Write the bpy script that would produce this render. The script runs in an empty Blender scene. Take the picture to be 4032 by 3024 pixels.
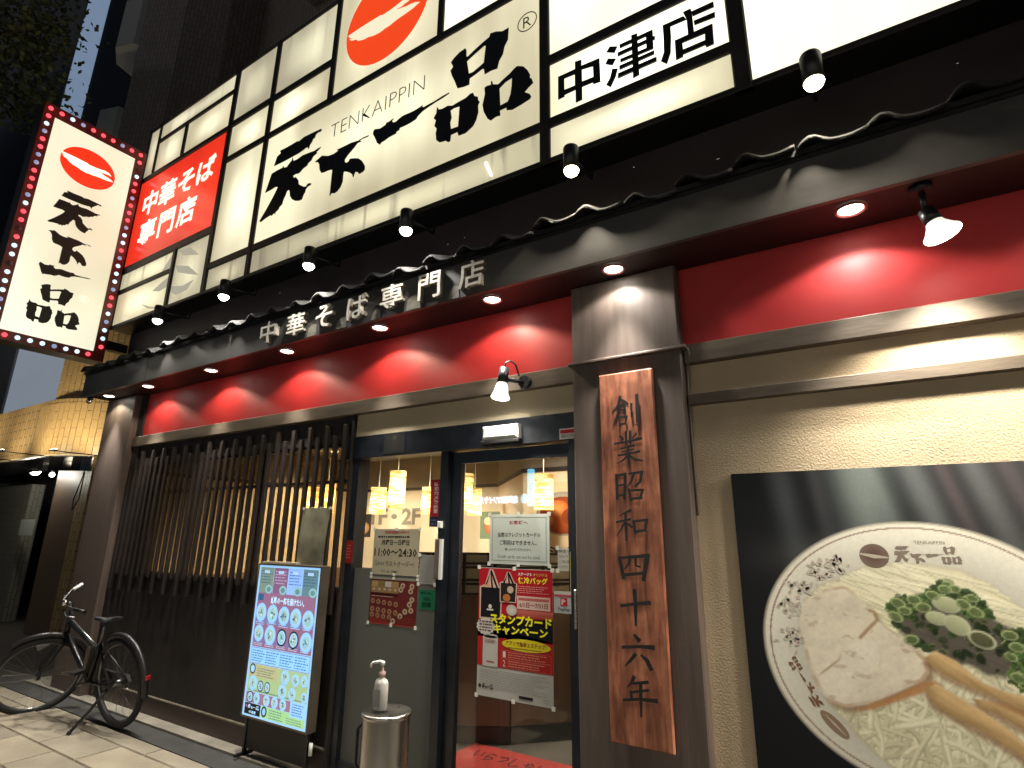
import bpy, math, random
from mathutils import Vector, Matrix
from mathutils.geometry import tessellate_polygon
random.seed(7)
SC = bpy.context.scene
COL = SC.collection
PI = math.pi

# ------------------------------------------------------------------ camera
YAW, PITCH, ROLL = 0.56019715, 0.26530716, 0.00985239
cam = bpy.data.cameras.new('camera')
cam.lens = 19.5676
cam.sensor_width = 36.0
cam.clip_start = 0.05
cam.clip_end = 500.0
cam_o = bpy.data.objects.new('camera', cam)
COL.objects.link(cam_o)
_f = Vector((-math.sin(YAW) * math.cos(PITCH), math.cos(YAW) * math.cos(PITCH), math.sin(PITCH)))
_r = Vector((math.cos(YAW), math.sin(YAW), 0))
_u = _r.cross(_f)
_r2 = math.cos(ROLL) * _r + math.sin(ROLL) * _u
_u2 = -math.sin(ROLL) * _r + math.cos(ROLL) * _u
_m = Matrix((_r2, _u2, -_f)).transposed().to_4x4()
_m.translation = Vector((0, -2.85, 1.5))
cam_o.matrix_world = _m
SC.camera = cam_o

# ------------------------------------------------------------------ night sky, moon, exposure
SUN_EL, SUN_AZ = 24.0, 200.0
world = bpy.data.worlds.new('World')
SC.world = world
world.use_nodes = True
wn = world.node_tree
bg = wn.nodes['Background']
sky = wn.nodes.new('ShaderNodeTexSky')
sky.sky_type = 'NISHITA'
sky.sun_disc = False
sky.sun_elevation = math.radians(SUN_EL)
sky.sun_rotation = math.radians(SUN_AZ)
wn.links.new(sky.outputs[0], bg.inputs[0])
bg.inputs[1].default_value = 0.0055
sun = bpy.data.lights.new('moonlight', 'SUN')
sun.energy = 0.012
sun.angle = math.radians(0.5)
sun.color = (0.85, 0.9, 1.0)
sun_o = bpy.data.objects.new('moonlight', sun)
COL.objects.link(sun_o)
sun_o.rotation_euler = (math.radians(90 - SUN_EL), 0, math.radians(180 - SUN_AZ))
SC.view_settings.view_transform = 'Standard'
SC.view_settings.look = 'None'
SC.view_settings.gamma = 1.0
SC.view_settings.use_curve_mapping = False
SC.view_settings.exposure = 1.4
SC.cycles.use_denoising = True
SC.cycles.max_bounces = 7
SC.cycles.transparent_max_bounces = 12
SC.cycles.sample_clamp_indirect = 4.0
SC.cycles.caustics_reflective = False
SC.cycles.caustics_refractive = False

# ------------------------------------------------------------------ helpers: colours and materials
def lin(h):
    h = h.lstrip('#')
    o = []
    for i in (0, 2, 4):
        c = int(h[i:i + 2], 16) / 255
        o.append(c / 12.92 if c <= 0.04045 else ((c + 0.055) / 1.055) ** 2.4)
    return (o[0], o[1], o[2], 1.0)

def C(c):
    return lin(c) if isinstance(c, str) else (tuple(c) + (1.0,))[:4]

MATS = {}
def mat(name, color, rough=0.6, metal=0.0, var=0.0, vscale=6.0, stretch=(1, 1, 1), bump=0.0, bscale=60.0,
        color2=None, emis=None, estr=0.0, spec=0.5, bstretch=None, coat=0.0):
    """principled material with procedural colour variation and fine relief"""
    if name in MATS:
        return MATS[name]
    m = bpy.data.materials.new(name)
    m.use_nodes = True
    nt = m.node_tree
    b = nt.nodes['Principled BSDF']
    b.inputs['Roughness'].default_value = rough
    b.inputs['Metallic'].default_value = metal
    b.inputs['Specular IOR Level'].default_value = spec
    if coat:
        b.inputs['Coat Weight'].default_value = coat
        b.inputs['Coat Roughness'].default_value = 0.1
    tc = nt.nodes.new('ShaderNodeTexCoord')
    def noise(sc, st, det=4.0):
        mp = nt.nodes.new('ShaderNodeMapping')
        mp.inputs['Scale'].default_value = st
        nt.links.new(tc.outputs['Object'], mp.inputs[0])
        n = nt.nodes.new('ShaderNodeTexNoise')
        n.inputs['Scale'].default_value = sc
        n.inputs['Detail'].default_value = det
        nt.links.new(mp.outputs[0], n.inputs['Vector'])
        return n
    c = C(color)
    if var > 0:
        n = noise(vscale, stretch)
        r = nt.nodes.new('ShaderNodeValToRGB')
        c2 = C(color2) if color2 is not None else tuple(x * (1 - var) for x in c[:3]) + (1,)
        hi = c if color2 is not None else tuple(min(1, x * (1 + var)) for x in c[:3]) + (1,)
        r.color_ramp.elements[0].position = 0.3
        r.color_ramp.elements[1].position = 0.7
        r.color_ramp.elements[0].color = c2
        r.color_ramp.elements[1].color = hi
        nt.links.new(n.outputs['Fac'], r.inputs[0])
        nt.links.new(r.outputs[0], b.inputs['Base Color'])
        rr = nt.nodes.new('ShaderNodeMapRange')
        rr.inputs['To Min'].default_value = max(0.03, rough - 0.12)
        rr.inputs['To Max'].default_value = min(1, rough + 0.12)
        nt.links.new(n.outputs['Fac'], rr.inputs['Value'])
        nt.links.new(rr.outputs[0], b.inputs['Roughness'])
    else:
        b.inputs['Base Color'].default_value = c
    if bump > 0:
        n2 = noise(bscale, bstretch or stretch, 6.0)
        bp = nt.nodes.new('ShaderNodeBump')
        bp.inputs['Strength'].default_value = bump
        bp.inputs['Distance'].default_value = 0.01
        nt.links.new(n2.outputs['Fac'], bp.inputs['Height'])
        nt.links.new(bp.outputs[0], b.inputs['Normal'])
    if emis is not None:
        b.inputs['Emission Color'].default_value = C(emis)
        b.inputs['Emission Strength'].default_value = estr
    MATS[name] = m
    return m

def backlit(name, dim, bright, s0, s1, stretch, base='#cfc8ae', dirt=0.0, nscale=1.0):
    """face of a backlit sign box: light from the tubes behind, uneven, with grime"""
    m = bpy.data.materials.new(name)
    m.use_nodes = True
    nt = m.node_tree
    b = nt.nodes['Principled BSDF']
    b.inputs['Base Color'].default_value = C(base)
    b.inputs['Roughness'].default_value = 0.28
    tc = nt.nodes.new('ShaderNodeTexCoord')
    mp = nt.nodes.new('ShaderNodeMapping')
    mp.inputs['Scale'].default_value = stretch
    nt.links.new(tc.outputs['Object'], mp.inputs[0])
    n = nt.nodes.new('ShaderNodeTexNoise')
    n.inputs['Scale'].default_value = nscale
    n.inputs['Detail'].default_value = 2.0
    nt.links.new(mp.outputs[0], n.inputs['Vector'])
    # falls off towards the rim of each panel, where the tubes end
    sx = nt.nodes.new('ShaderNodeSeparateXYZ')
    nt.links.new(tc.outputs['Generated'], sx.inputs[0])
    def edge(out):
        a = nt.nodes.new('ShaderNodeMath'); a.operation = 'PINGPONG'
        a.inputs[1].default_value = 0.5
        nt.links.new(out, a.inputs[0])
        r = nt.nodes.new('ShaderNodeMapRange'); r.interpolation_type = 'SMOOTHSTEP'
        r.inputs['From Max'].default_value = 0.42
        nt.links.new(a.outputs[0], r.inputs['Value'])
        return r.outputs[0]
    mu = nt.nodes.new('ShaderNodeMath'); mu.operation = 'MULTIPLY'
    nt.links.new(edge(sx.outputs[0 if stretch[0] or 1 else 1]), mu.inputs[0])
    nt.links.new(edge(sx.outputs[2]), mu.inputs[1])
    ad = nt.nodes.new('ShaderNodeMath'); ad.operation = 'MULTIPLY_ADD'
    ad.inputs[1].default_value = 0.55
    nt.links.new(mu.outputs[0], ad.inputs[0])
    rn = nt.nodes.new('ShaderNodeMapRange')
    rn.inputs['From Min'].default_value = 0.35
    rn.inputs['From Max'].default_value = 0.68
    rn.inputs['To Max'].default_value = 0.62
    nt.links.new(n.outputs['Fac'], rn.inputs['Value'])
    nt.links.new(rn.outputs[0], ad.inputs[2])
    cr = nt.nodes.new('ShaderNodeValToRGB')
    cr.color_ramp.elements[0].color = C(dim)
    cr.color_ramp.elements[1].color = C(bright)
    nt.links.new(ad.outputs[0], cr.inputs[0])
    st = nt.nodes.new('ShaderNodeMapRange')
    st.inputs['To Min'].default_value = s0
    st.inputs['To Max'].default_value = s1
    nt.links.new(ad.outputs[0], st.inputs['Value'])
    stren = st.outputs[0]
    if dirt > 0:
        mp2 = nt.nodes.new('ShaderNodeMapping')
        mp2.inputs['Scale'].default_value = (9, 9, 0.9)
        nt.links.new(tc.outputs['Object'], mp2.inputs[0])
        n2 = nt.nodes.new('ShaderNodeTexNoise')
        n2.inputs['Scale'].default_value = 1.3
        n2.inputs['Detail'].default_value = 5
        nt.links.new(mp2.outputs[0], n2.inputs['Vector'])
        r2 = nt.nodes.new('ShaderNodeMapRange')
        r2.inputs['From Min'].default_value = 0.56
        r2.inputs['From Max'].default_value = 0.72
        r2.inputs['To Min'].default_value = 1.0
        r2.inputs['To Max'].default_value = 1.0 - dirt
        nt.links.new(n2.outputs['Fac'], r2.inputs['Value'])
        m3 = nt.nodes.new('ShaderNodeMath'); m3.operation = 'MULTIPLY'
        nt.links.new(stren, m3.inputs[0]); nt.links.new(r2.outputs[0], m3.inputs[1])
        stren = m3.outputs[0]
    nt.links.new(cr.outputs[0], b.inputs['Emission Color'])
    nt.links.new(stren, b.inputs['Emission Strength'])
    return m

def glass_mat(name, tint=(1, 1, 1), rough=0.0, refl=1.0):
    m = bpy.data.materials.new(name)
    m.use_nodes = True
    nt = m.node_tree
    nt.nodes.remove(nt.nodes['Principled BSDF'])
    out = nt.nodes['Material Output']
    tr = nt.nodes.new('ShaderNodeBsdfTransparent')
    tr.inputs[0].default_value = C(tint)
    gl = nt.nodes.new('ShaderNodeBsdfGlossy')
    gl.inputs['Roughness'].default_value = rough
    lw = nt.nodes.new('ShaderNodeLayerWeight')
    lw.inputs[0].default_value = 0.5
    pw = nt.nodes.new('ShaderNodeMath'); pw.operation = 'POWER'
    pw.inputs[1].default_value = 5.0
    nt.links.new(lw.outputs['Facing'], pw.inputs[0])
    mu = nt.nodes.new('ShaderNodeMath'); mu.operation = 'MULTIPLY_ADD'
    mu.inputs[1].default_value = 0.96 * refl
    mu.inputs[2].default_value = 0.04 * refl
    nt.links.new(pw.outputs[0], mu.inputs[0])
    mx = nt.nodes.new('ShaderNodeMixShader')
    nt.links.new(mu.outputs[0], mx.inputs[0])
    nt.links.new(tr.outputs[0], mx.inputs[1])
    nt.links.new(gl.outputs[0], mx.inputs[2])
    nt.links.new(mx.outputs[0], out.inputs[0])
    return m

def print_mat(name, rough=0.5, emit=0.0, var=0.0, coat=0.0):
    """printed sheet: ink colours come with the geometry"""
    m = bpy.data.materials.new(name)
    m.use_nodes = True
    nt = m.node_tree
    b = nt.nodes['Principled BSDF']
    a = nt.nodes.new('ShaderNodeVertexColor')
    a.layer_name = 'Col'
    src = a.outputs[0]
    if var > 0:
        tc = nt.nodes.new('ShaderNodeTexCoord')
        n = nt.nodes.new('ShaderNodeTexNoise')
        n.inputs['Scale'].default_value = 55
        n.inputs['Detail'].default_value = 4
        nt.links.new(tc.outputs['Object'], n.inputs['Vector'])
        mr = nt.nodes.new('ShaderNodeMapRange')
        mr.inputs['From Min'].default_value = 0.3
        mr.inputs['From Max'].default_value = 0.7
        mr.inputs['To Min'].default_value = 1 - var
        mr.inputs['To Max'].default_value = 1 + var * 0.6
        nt.links.new(n.outputs['Fac'], mr.inputs['Value'])
        vm = nt.nodes.new('ShaderNodeVectorMath'); vm.operation = 'SCALE'
        nt.links.new(src, vm.inputs[0]); nt.links.new(mr.outputs[0], vm.inputs['Scale'])
        src = vm.outputs[0]
    nt.links.new(src, b.inputs['Base Color'])
    b.inputs['Roughness'].default_value = rough
    b.inputs['Specular IOR Level'].default_value = 0.25
    if coat:
        b.inputs['Coat Weight'].default_value = coat
        b.inputs['Coat Roughness'].default_value = 0.15
    if emit:
        nt.links.new(src, b.inputs['Emission Color'])
        b.inputs['Emission Strength'].default_value = emit
    return m

# ------------------------------------------------------------------ helpers: meshes
def link(o, parent=None):
    COL.objects.link(o)
    if parent is not None:
        o.parent = parent
        if parent.type == 'EMPTY' and parent.parent is None:
            o.matrix_parent_inverse = Matrix.Translation(-Vector(parent.location))
    return o

def tag(o, label=None, cat=None, group=None, kind=None):
    if label: o['label'] = label
    if cat: o['category'] = cat
    if group: o['group'] = group
    if kind: o['kind'] = kind
    return o

def empty(name, loc, label=None, cat=None, group=None, parent=None):
    o = bpy.data.objects.new(name, None)
    o.location = loc
    o.empty_display_size = 0.1
    link(o, parent)
    return tag(o, label, cat, group)

class MB:
    def __init__(s):
        s.v, s.f, s.m, s.sm = [], [], [], []
    def add(s, vs, fs, mi=0, smooth=False):
        k = len(s.v)
        s.v += [tuple(v) for v in vs]
        for f in fs:
            s.f.append([i + k for i in f]); s.m.append(mi); s.sm.append(smooth)
        return s
    def box(s, x0, x1, y0, y1, z0, z1, mi=0):
        v = [(x, y, z) for z in (z0, z1) for y in (y0, y1) for x in (x0, x1)]
        return s.add(v, [(0, 2, 3, 1), (4, 5, 7, 6), (0, 1, 5, 4), (2, 6, 7, 3), (0, 4, 6, 2), (1, 3, 7, 5)], mi)
    def cbox(s, x0, x1, y0, y1, z0, z1, b, mi=0):
        """box with chamfered edges round the front (the -Y face)"""
        v = [(x0, y1, z0), (x1, y1, z0), (x1, y1, z1), (x0, y1, z1),
             (x0, y0 + b, z0), (x1, y0 + b, z0), (x1, y0 + b, z1), (x0, y0 + b, z1),
             (x0 + b, y0, z0 + b), (x1 - b, y0, z0 + b), (x1 - b, y0, z1 - b), (x0 + b, y0, z1 - b)]
        f = [(8, 9, 10, 11), (3, 2, 1, 0)]
        for a in range(4):
            c = (a + 1) % 4
            f.append((a, c, 4 + c, 4 + a)); f.append((4 + a, 4 + c, 8 + c, 8 + a))
        return s.add(v, f, mi)
    def prism(s, loops, fn, d0, d1, mi=0):
        """flat outline (with holes) given thickness; fn(u, v, d) -> xyz"""
        flat = [p for l in loops for p in l]
        tris = tessellate_polygon([[Vector((p[0], p[1], 0)) for p in l] for l in loops])
        n = len(flat)
        v = [fn(p[0], p[1], d0) for p in flat] + [fn(p[0], p[1], d1) for p in flat]
        f = [tuple(t) for t in tris] + [tuple(reversed([i + n for i in t])) for t in tris]
        k = 0
        for l in loops:
            for i in range(len(l)):
                j = (i + 1) % len(l)
                f.append((k + i, k + j, k + j + n, k + i + n))
            k += len(l)
        return s.add(v, f, mi)
    def rod(s, p0, p1, r0, r1=None, n=10, mi=0, caps=True, smooth=True):
        r1 = r0 if r1 is None else r1
        p0, p1 = Vector(p0), Vector(p1)
        d = (p1 - p0).normalized()
        a = d.orthogonal().normalized()
        b = d.cross(a)
        v = []
        for p, r in ((p0, r0), (p1, r1)):
            for i in range(n):
                t = 2 * PI * i / n
                v.append(p + (a * math.cos(t) + b * math.sin(t)) * r)
        s.add(v, [(i, (i + 1) % n, n + (i + 1) % n, n + i) for i in range(n)], mi, smooth)
        if caps:
            k = len(s.v) - 2 * n
            s.f.append([k + i for i in reversed(range(n))]); s.m.append(mi); s.sm.append(False)
            s.f.append([k + n + i for i in range(n)]); s.m.append(mi); s.sm.append(False)
        return s
    def tube(s, pts, r, n=8, mi=0):
        pts = [Vector(p) for p in pts]
        rs = r if isinstance(r, (list, tuple)) else [r] * len(pts)
        v, f = [], []
        ref = None
        for i, p in enumerate(pts):
            d = (pts[min(i + 1, len(pts) - 1)] - pts[max(i - 1, 0)]).normalized()
            if ref is None:
                ref = d.orthogonal().normalized()
            a = (ref - d * ref.dot(d)).normalized()
            b = d.cross(a)
            ref = a
            for k in range(n):
                t = 2 * PI * k / n
                v.append(p + (a * math.cos(t) + b * math.sin(t)) * rs[i])
        for i in range(len(pts) - 1):
            for k in range(n):
                f.append((i * n + k, i * n + (k + 1) % n, (i + 1) * n + (k + 1) % n, (i + 1) * n + k))
        s.add(v, f, mi, True)
        k = len(s.v) - len(v)
        s.f.append([k + i for i in reversed(range(n))]); s.m.append(mi); s.sm.append(False)
        k2 = len(s.v) - n
        s.f.append([k2 + i for i in range(n)]); s.m.append(mi); s.sm.append(False)
        return s
    def lathe(s, prof, fn, n=24, mi=0, smooth=True):
        """profile of (radius, height); fn(x, y, h) -> xyz"""
        v, f = [], []
        for r, h in prof:
            for i in range(n):
                t = 2 * PI * i / n
                v.append(fn(r * math.cos(t), r * math.sin(t), h))
        for j in range(len(prof) - 1):
            for i in range(n):
                f.append((j * n + i, j * n + (i + 1) % n, (j + 1) * n + (i + 1) % n, (j + 1) * n + i))
        return s.add(v, f, mi, smooth)
    def torus(s, c, ax, R, r, n=40, k=8, mi=0, a0=0.0, a1=2 * PI):
        c, ax = Vector(c), Vector(ax).normalized()
        a = ax.orthogonal().normalized()
        if abs(ax.z) < 0.9:
            a = Vector((0, 0, 1)) - ax * ax.z
            a.normalize()
        b = ax.cross(a)
        full = abs(a1 - a0 - 2 * PI) < 1e-6
        v, f = [], []
        m = n if full else n + 1
        for i in range(m):
            t = a0 + (a1 - a0) * i / n
            d = a * math.cos(t) + b * math.sin(t)
            for j in range(k):
                q = 2 * PI * j / k
                v.append(c + d * (R + r * math.cos(q)) + ax * r * math.sin(q))
        for i in range(n):
            i2 = (i + 1) % m
            for j in range(k):
                f.append((i * k + j, i * k + (j + 1) % k, i2 * k + (j + 1) % k, i2 * k + j))
        return s.add(v, f, mi, True)
    def ball(s, c, r, n=10, mi=0, sc=(1, 1, 1)):
        c = Vector(c)
        prof = [(max(1e-4, math.sin(PI * j / n)), math.cos(PI * j / n)) for j in range(n + 1)]
        return s.lathe(prof, lambda x, y, h: (c.x + x * r * sc[0], c.y + y * r * sc[1], c.z + h * r * sc[2]), n + 4, mi)
    def build(s, name, mats, parent=None):
        me = bpy.data.meshes.new(name)
        me.from_pydata(s.v, [], s.f)
        for m in (mats if isinstance(mats, (list, tuple)) else [mats]):
            me.materials.append(m)
        me.polygons.foreach_set('material_index', s.m)
        me.polygons.foreach_set('use_smooth', s.sm)
        import bmesh
        bm = bmesh.new(); bm.from_mesh(me)
        bmesh.ops.recalc_face_normals(bm, faces=bm.faces)
        bm.to_mesh(me); bm.free()
        me.update()
        o = bpy.data.objects.new(name, me)
        return link(o, parent)

# text outlines, cached; Blender's built-in font carries the Japanese glyphs
_TX = {}
def text_geo(s, bold=0.0, res=2):
    k = (s, bold, res)
    if k not in _TX:
        c = bpy.data.curves.new('lettering', 'FONT')
        c.body = s; c.offset = bold; c.resolution_u = res
        o = bpy.data.objects.new('lettering', c)
        me = o.to_mesh()
        vs = [(v.co.x, v.co.y) for v in me.vertices]
        fs = [tuple(p.vertices) for p in me.polygons]
        o.to_mesh_clear()
        bpy.data.objects.remove(o); bpy.data.curves.remove(c)
        xs = [v[0] for v in vs] or [0, 1]; ys = [v[1] for v in vs] or [0, 1]
        b = (min(xs), max(xs), min(ys), max(ys))
        _TX[k] = ([((x - b[0]) / max(1e-6, b[1] - b[0]), (y - b[2]) / max(1e-6, b[3] - b[2])) for x, y in vs], fs, (b[1] - b[0]) / max(1e-6, b[3] - b[2]))
    return _TX[k]

def solid_text(mb, s, x0, x1, z0, z1, fn, d0, d1, bold=0.0, mi=0, mi_side=None):
    vs, fs, _ = text_geo(s, bold)
    n = len(vs)
    P = [(x0 + u * (x1 - x0), z0 + w * (z1 - z0)) for u, w in vs]
    v = [fn(p[0], p[1], d0) for p in P] + [fn(p[0], p[1], d1) for p in P]
    cnt = {}
    for f in fs:
        for i in range(len(f)):
            e = (f[i], f[(i + 1) % len(f)])
            cnt[tuple(sorted(e))] = cnt.get(tuple(sorted(e)), 0) + 1
    side = []
    for f in fs:
        for i in range(len(f)):
            a, b = f[i], f[(i + 1) % len(f)]
            if cnt[tuple(sorted((a, b)))] == 1:
                side.append((a, b, b + n, a + n))
    mb.add(v, [tuple(f) for f in fs] + [tuple(reversed([i + n for i in f])) for f in fs], mi)
    k = len(mb.v) - len(v)
    for f in side:
        mb.f.append([i + k for i in f]); mb.m.append(mi if mi_side is None else mi_side); mb.sm.append(False)

def onY(y):
    return lambda u, v, d=0.0: (u, y - d, v)
def onX(x):
    return lambda u, v, d=0.0: (x + d, u, v)

class Print:
    """ink on a flat sheet, each layer a hair above the one below"""
    def __init__(s, fn, step=0.0004):
        s.fn, s.step, s.v, s.f, s.c = fn, step, [], [], []
    def raw(s, pts, faces, cols, l):
        k = len(s.v)
        s.v += [s.fn(p[0], p[1], l * s.step) for p in pts]
        s.f += [[i + k for i in f] for f in faces]
        if isinstance(cols, list):
            s.c += [C(c) for c in cols]
        else:
            s.c += [C(cols)] * len(pts)
    def poly(s, pts, col, l=1, holes=()):
        loops = [pts] + list(holes)
        tr = tessellate_polygon([[Vector((p[0], p[1], 0)) for p in q] for q in loops])
        s.raw([p for q in loops for p in q], [tuple(t) for t in tr], col, l)
    def rect(s, x0, x1, z0, z1, col, l=1, col2=None):
        s.raw([(x0, z0), (x1, z0), (x1, z1), (x0, z1)], [(0, 1, 2, 3)], col if col2 is None else [col2, col2, col, col], l)
    def frame(s, x0, x1, z0, z1, w, col, l=1):
        s.rect(x0, x1, z0, z0 + w, col, l); s.rect(x0, x1, z1 - w, z1, col, l)
        s.rect(x0, x0 + w, z0 + w, z1 - w, col, l); s.rect(x1 - w, x1, z0 + w, z1 - w, col, l)
    def ell(s, cx, cz, rx, rz, col, l=1, n=20, edge=None, rot=0.0):
        cr, sr = math.cos(rot), math.sin(rot)
        pts = [(cx, cz)]
        for i in range(n):
            t = 2 * PI * i / n
            a, b = rx * math.cos(t), rz * math.sin(t)
            pts.append((cx + a * cr - b * sr, cz + a * sr + b * cr))
        s.raw(pts, [(0, 1 + i, 1 + (i + 1) % n) for i in range(n)], [col] + [edge or col] * n, l)
    def ring(s, cx, cz, rx, rz, w, col, l=1, n=40, rot=0.0):
        cr, sr = math.cos(rot), math.sin(rot)
        pts = []
        for k in (1.0, 1.0 - w):
            for i in range(n):
                t = 2 * PI * i / n
                a, b = rx * k * math.cos(t), rz * k * math.sin(t)
                pts.append((cx + a * cr - b * sr, cz + a * sr + b * cr))
        s.raw(pts, [(i, (i + 1) % n, n + (i + 1) % n, n + i) for i in range(n)], col, l)
    def text(s, t, x0, x1, z0, z1, col, l=2, bold=0.0, fit=True):
        vs, fs, asp = text_geo(t, bold, 1)
        if not fit:
            w = (z1 - z0) * asp
            cx = (x0 + x1) / 2
            x0, x1 = cx - w / 2, cx + w / 2
        s.raw([(x0 + u * (x1 - x0), z0 + w * (z1 - z0)) for u, w in vs], fs, col, l)
    def dashes(s, x0, x1, z0, z1, rows, col, l=2, h=0.45, rnd=None):
        rnd = rnd or random
        dz = (z1 - z0) / rows
        for r in range(rows):
            z = z1 - (r + 0.5) * dz
            x = x0
            end = x1 - (x1 - x0) * rnd.uniform(0, 0.25)
            while x < end:
                w = rnd.uniform(0.4, 1.6) * dz
                s.rect(x, min(x + w, end), z - dz * h / 2, z + dz * h / 2, col, l)
                x += w + dz * rnd.uniform(0.12, 0.5)
    def stroke(s, pts, col, l=1, cap=True):
        """brush stroke through (x, z, width)"""
        P = [Vector((p[0], p[1])) for p in pts]
        W = [p[2] for p in pts]
        L, R = [], []
        for i, p in enumerate(P):
            d = (P[min(i + 1, len(P) - 1)] - P[max(i - 1, 0)])
            d = d.normalized() if d.length else Vector((1, 0))
            n = Vector((-d.y, d.x)) * W[i] / 2
            if i == 0 and cap: p = p - d * W[0] * 0.35
            if i == len(P) - 1 and cap: p = p + d * W[-1] * 0.35
            L.append(p + n); R.append(p - n)
        pts2 = L + R
        n = len(P)
        cols = col
        if isinstance(col, list): cols = col + col
        s.raw([tuple(p) for p in pts2], [(i, i + 1, n + i + 1, n + i) for i in range(n - 1)], cols, l)
    def build(s, name, m, parent=None):
        me = bpy.data.meshes.new(name)
        me.from_pydata(s.v, [], s.f)
        a = me.color_attributes.new('Col', 'FLOAT_COLOR', 'POINT')
        flat = [x for c in s.c for x in c]
        a.data.foreach_set('color', flat)
        me.materials.append(m)
        o = bpy.data.objects.new(name, me)
        return link(o, parent)

def spot(name, loc, target, power, angle, blend, color, radius=0.02, parent=None):
    l = bpy.data.lights.new(name, 'SPOT')
    l.energy = power; l.spot_size = math.radians(angle); l.spot_blend = blend
    l.color = color; l.shadow_soft_size = radius
    o = bpy.data.objects.new(name, l)
    link(o, parent)
    o.location = Vector(loc)
    o.rotation_euler = (Vector(target) - Vector(loc)).to_track_quat('-Z', 'Y').to_euler()
    return o

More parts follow.
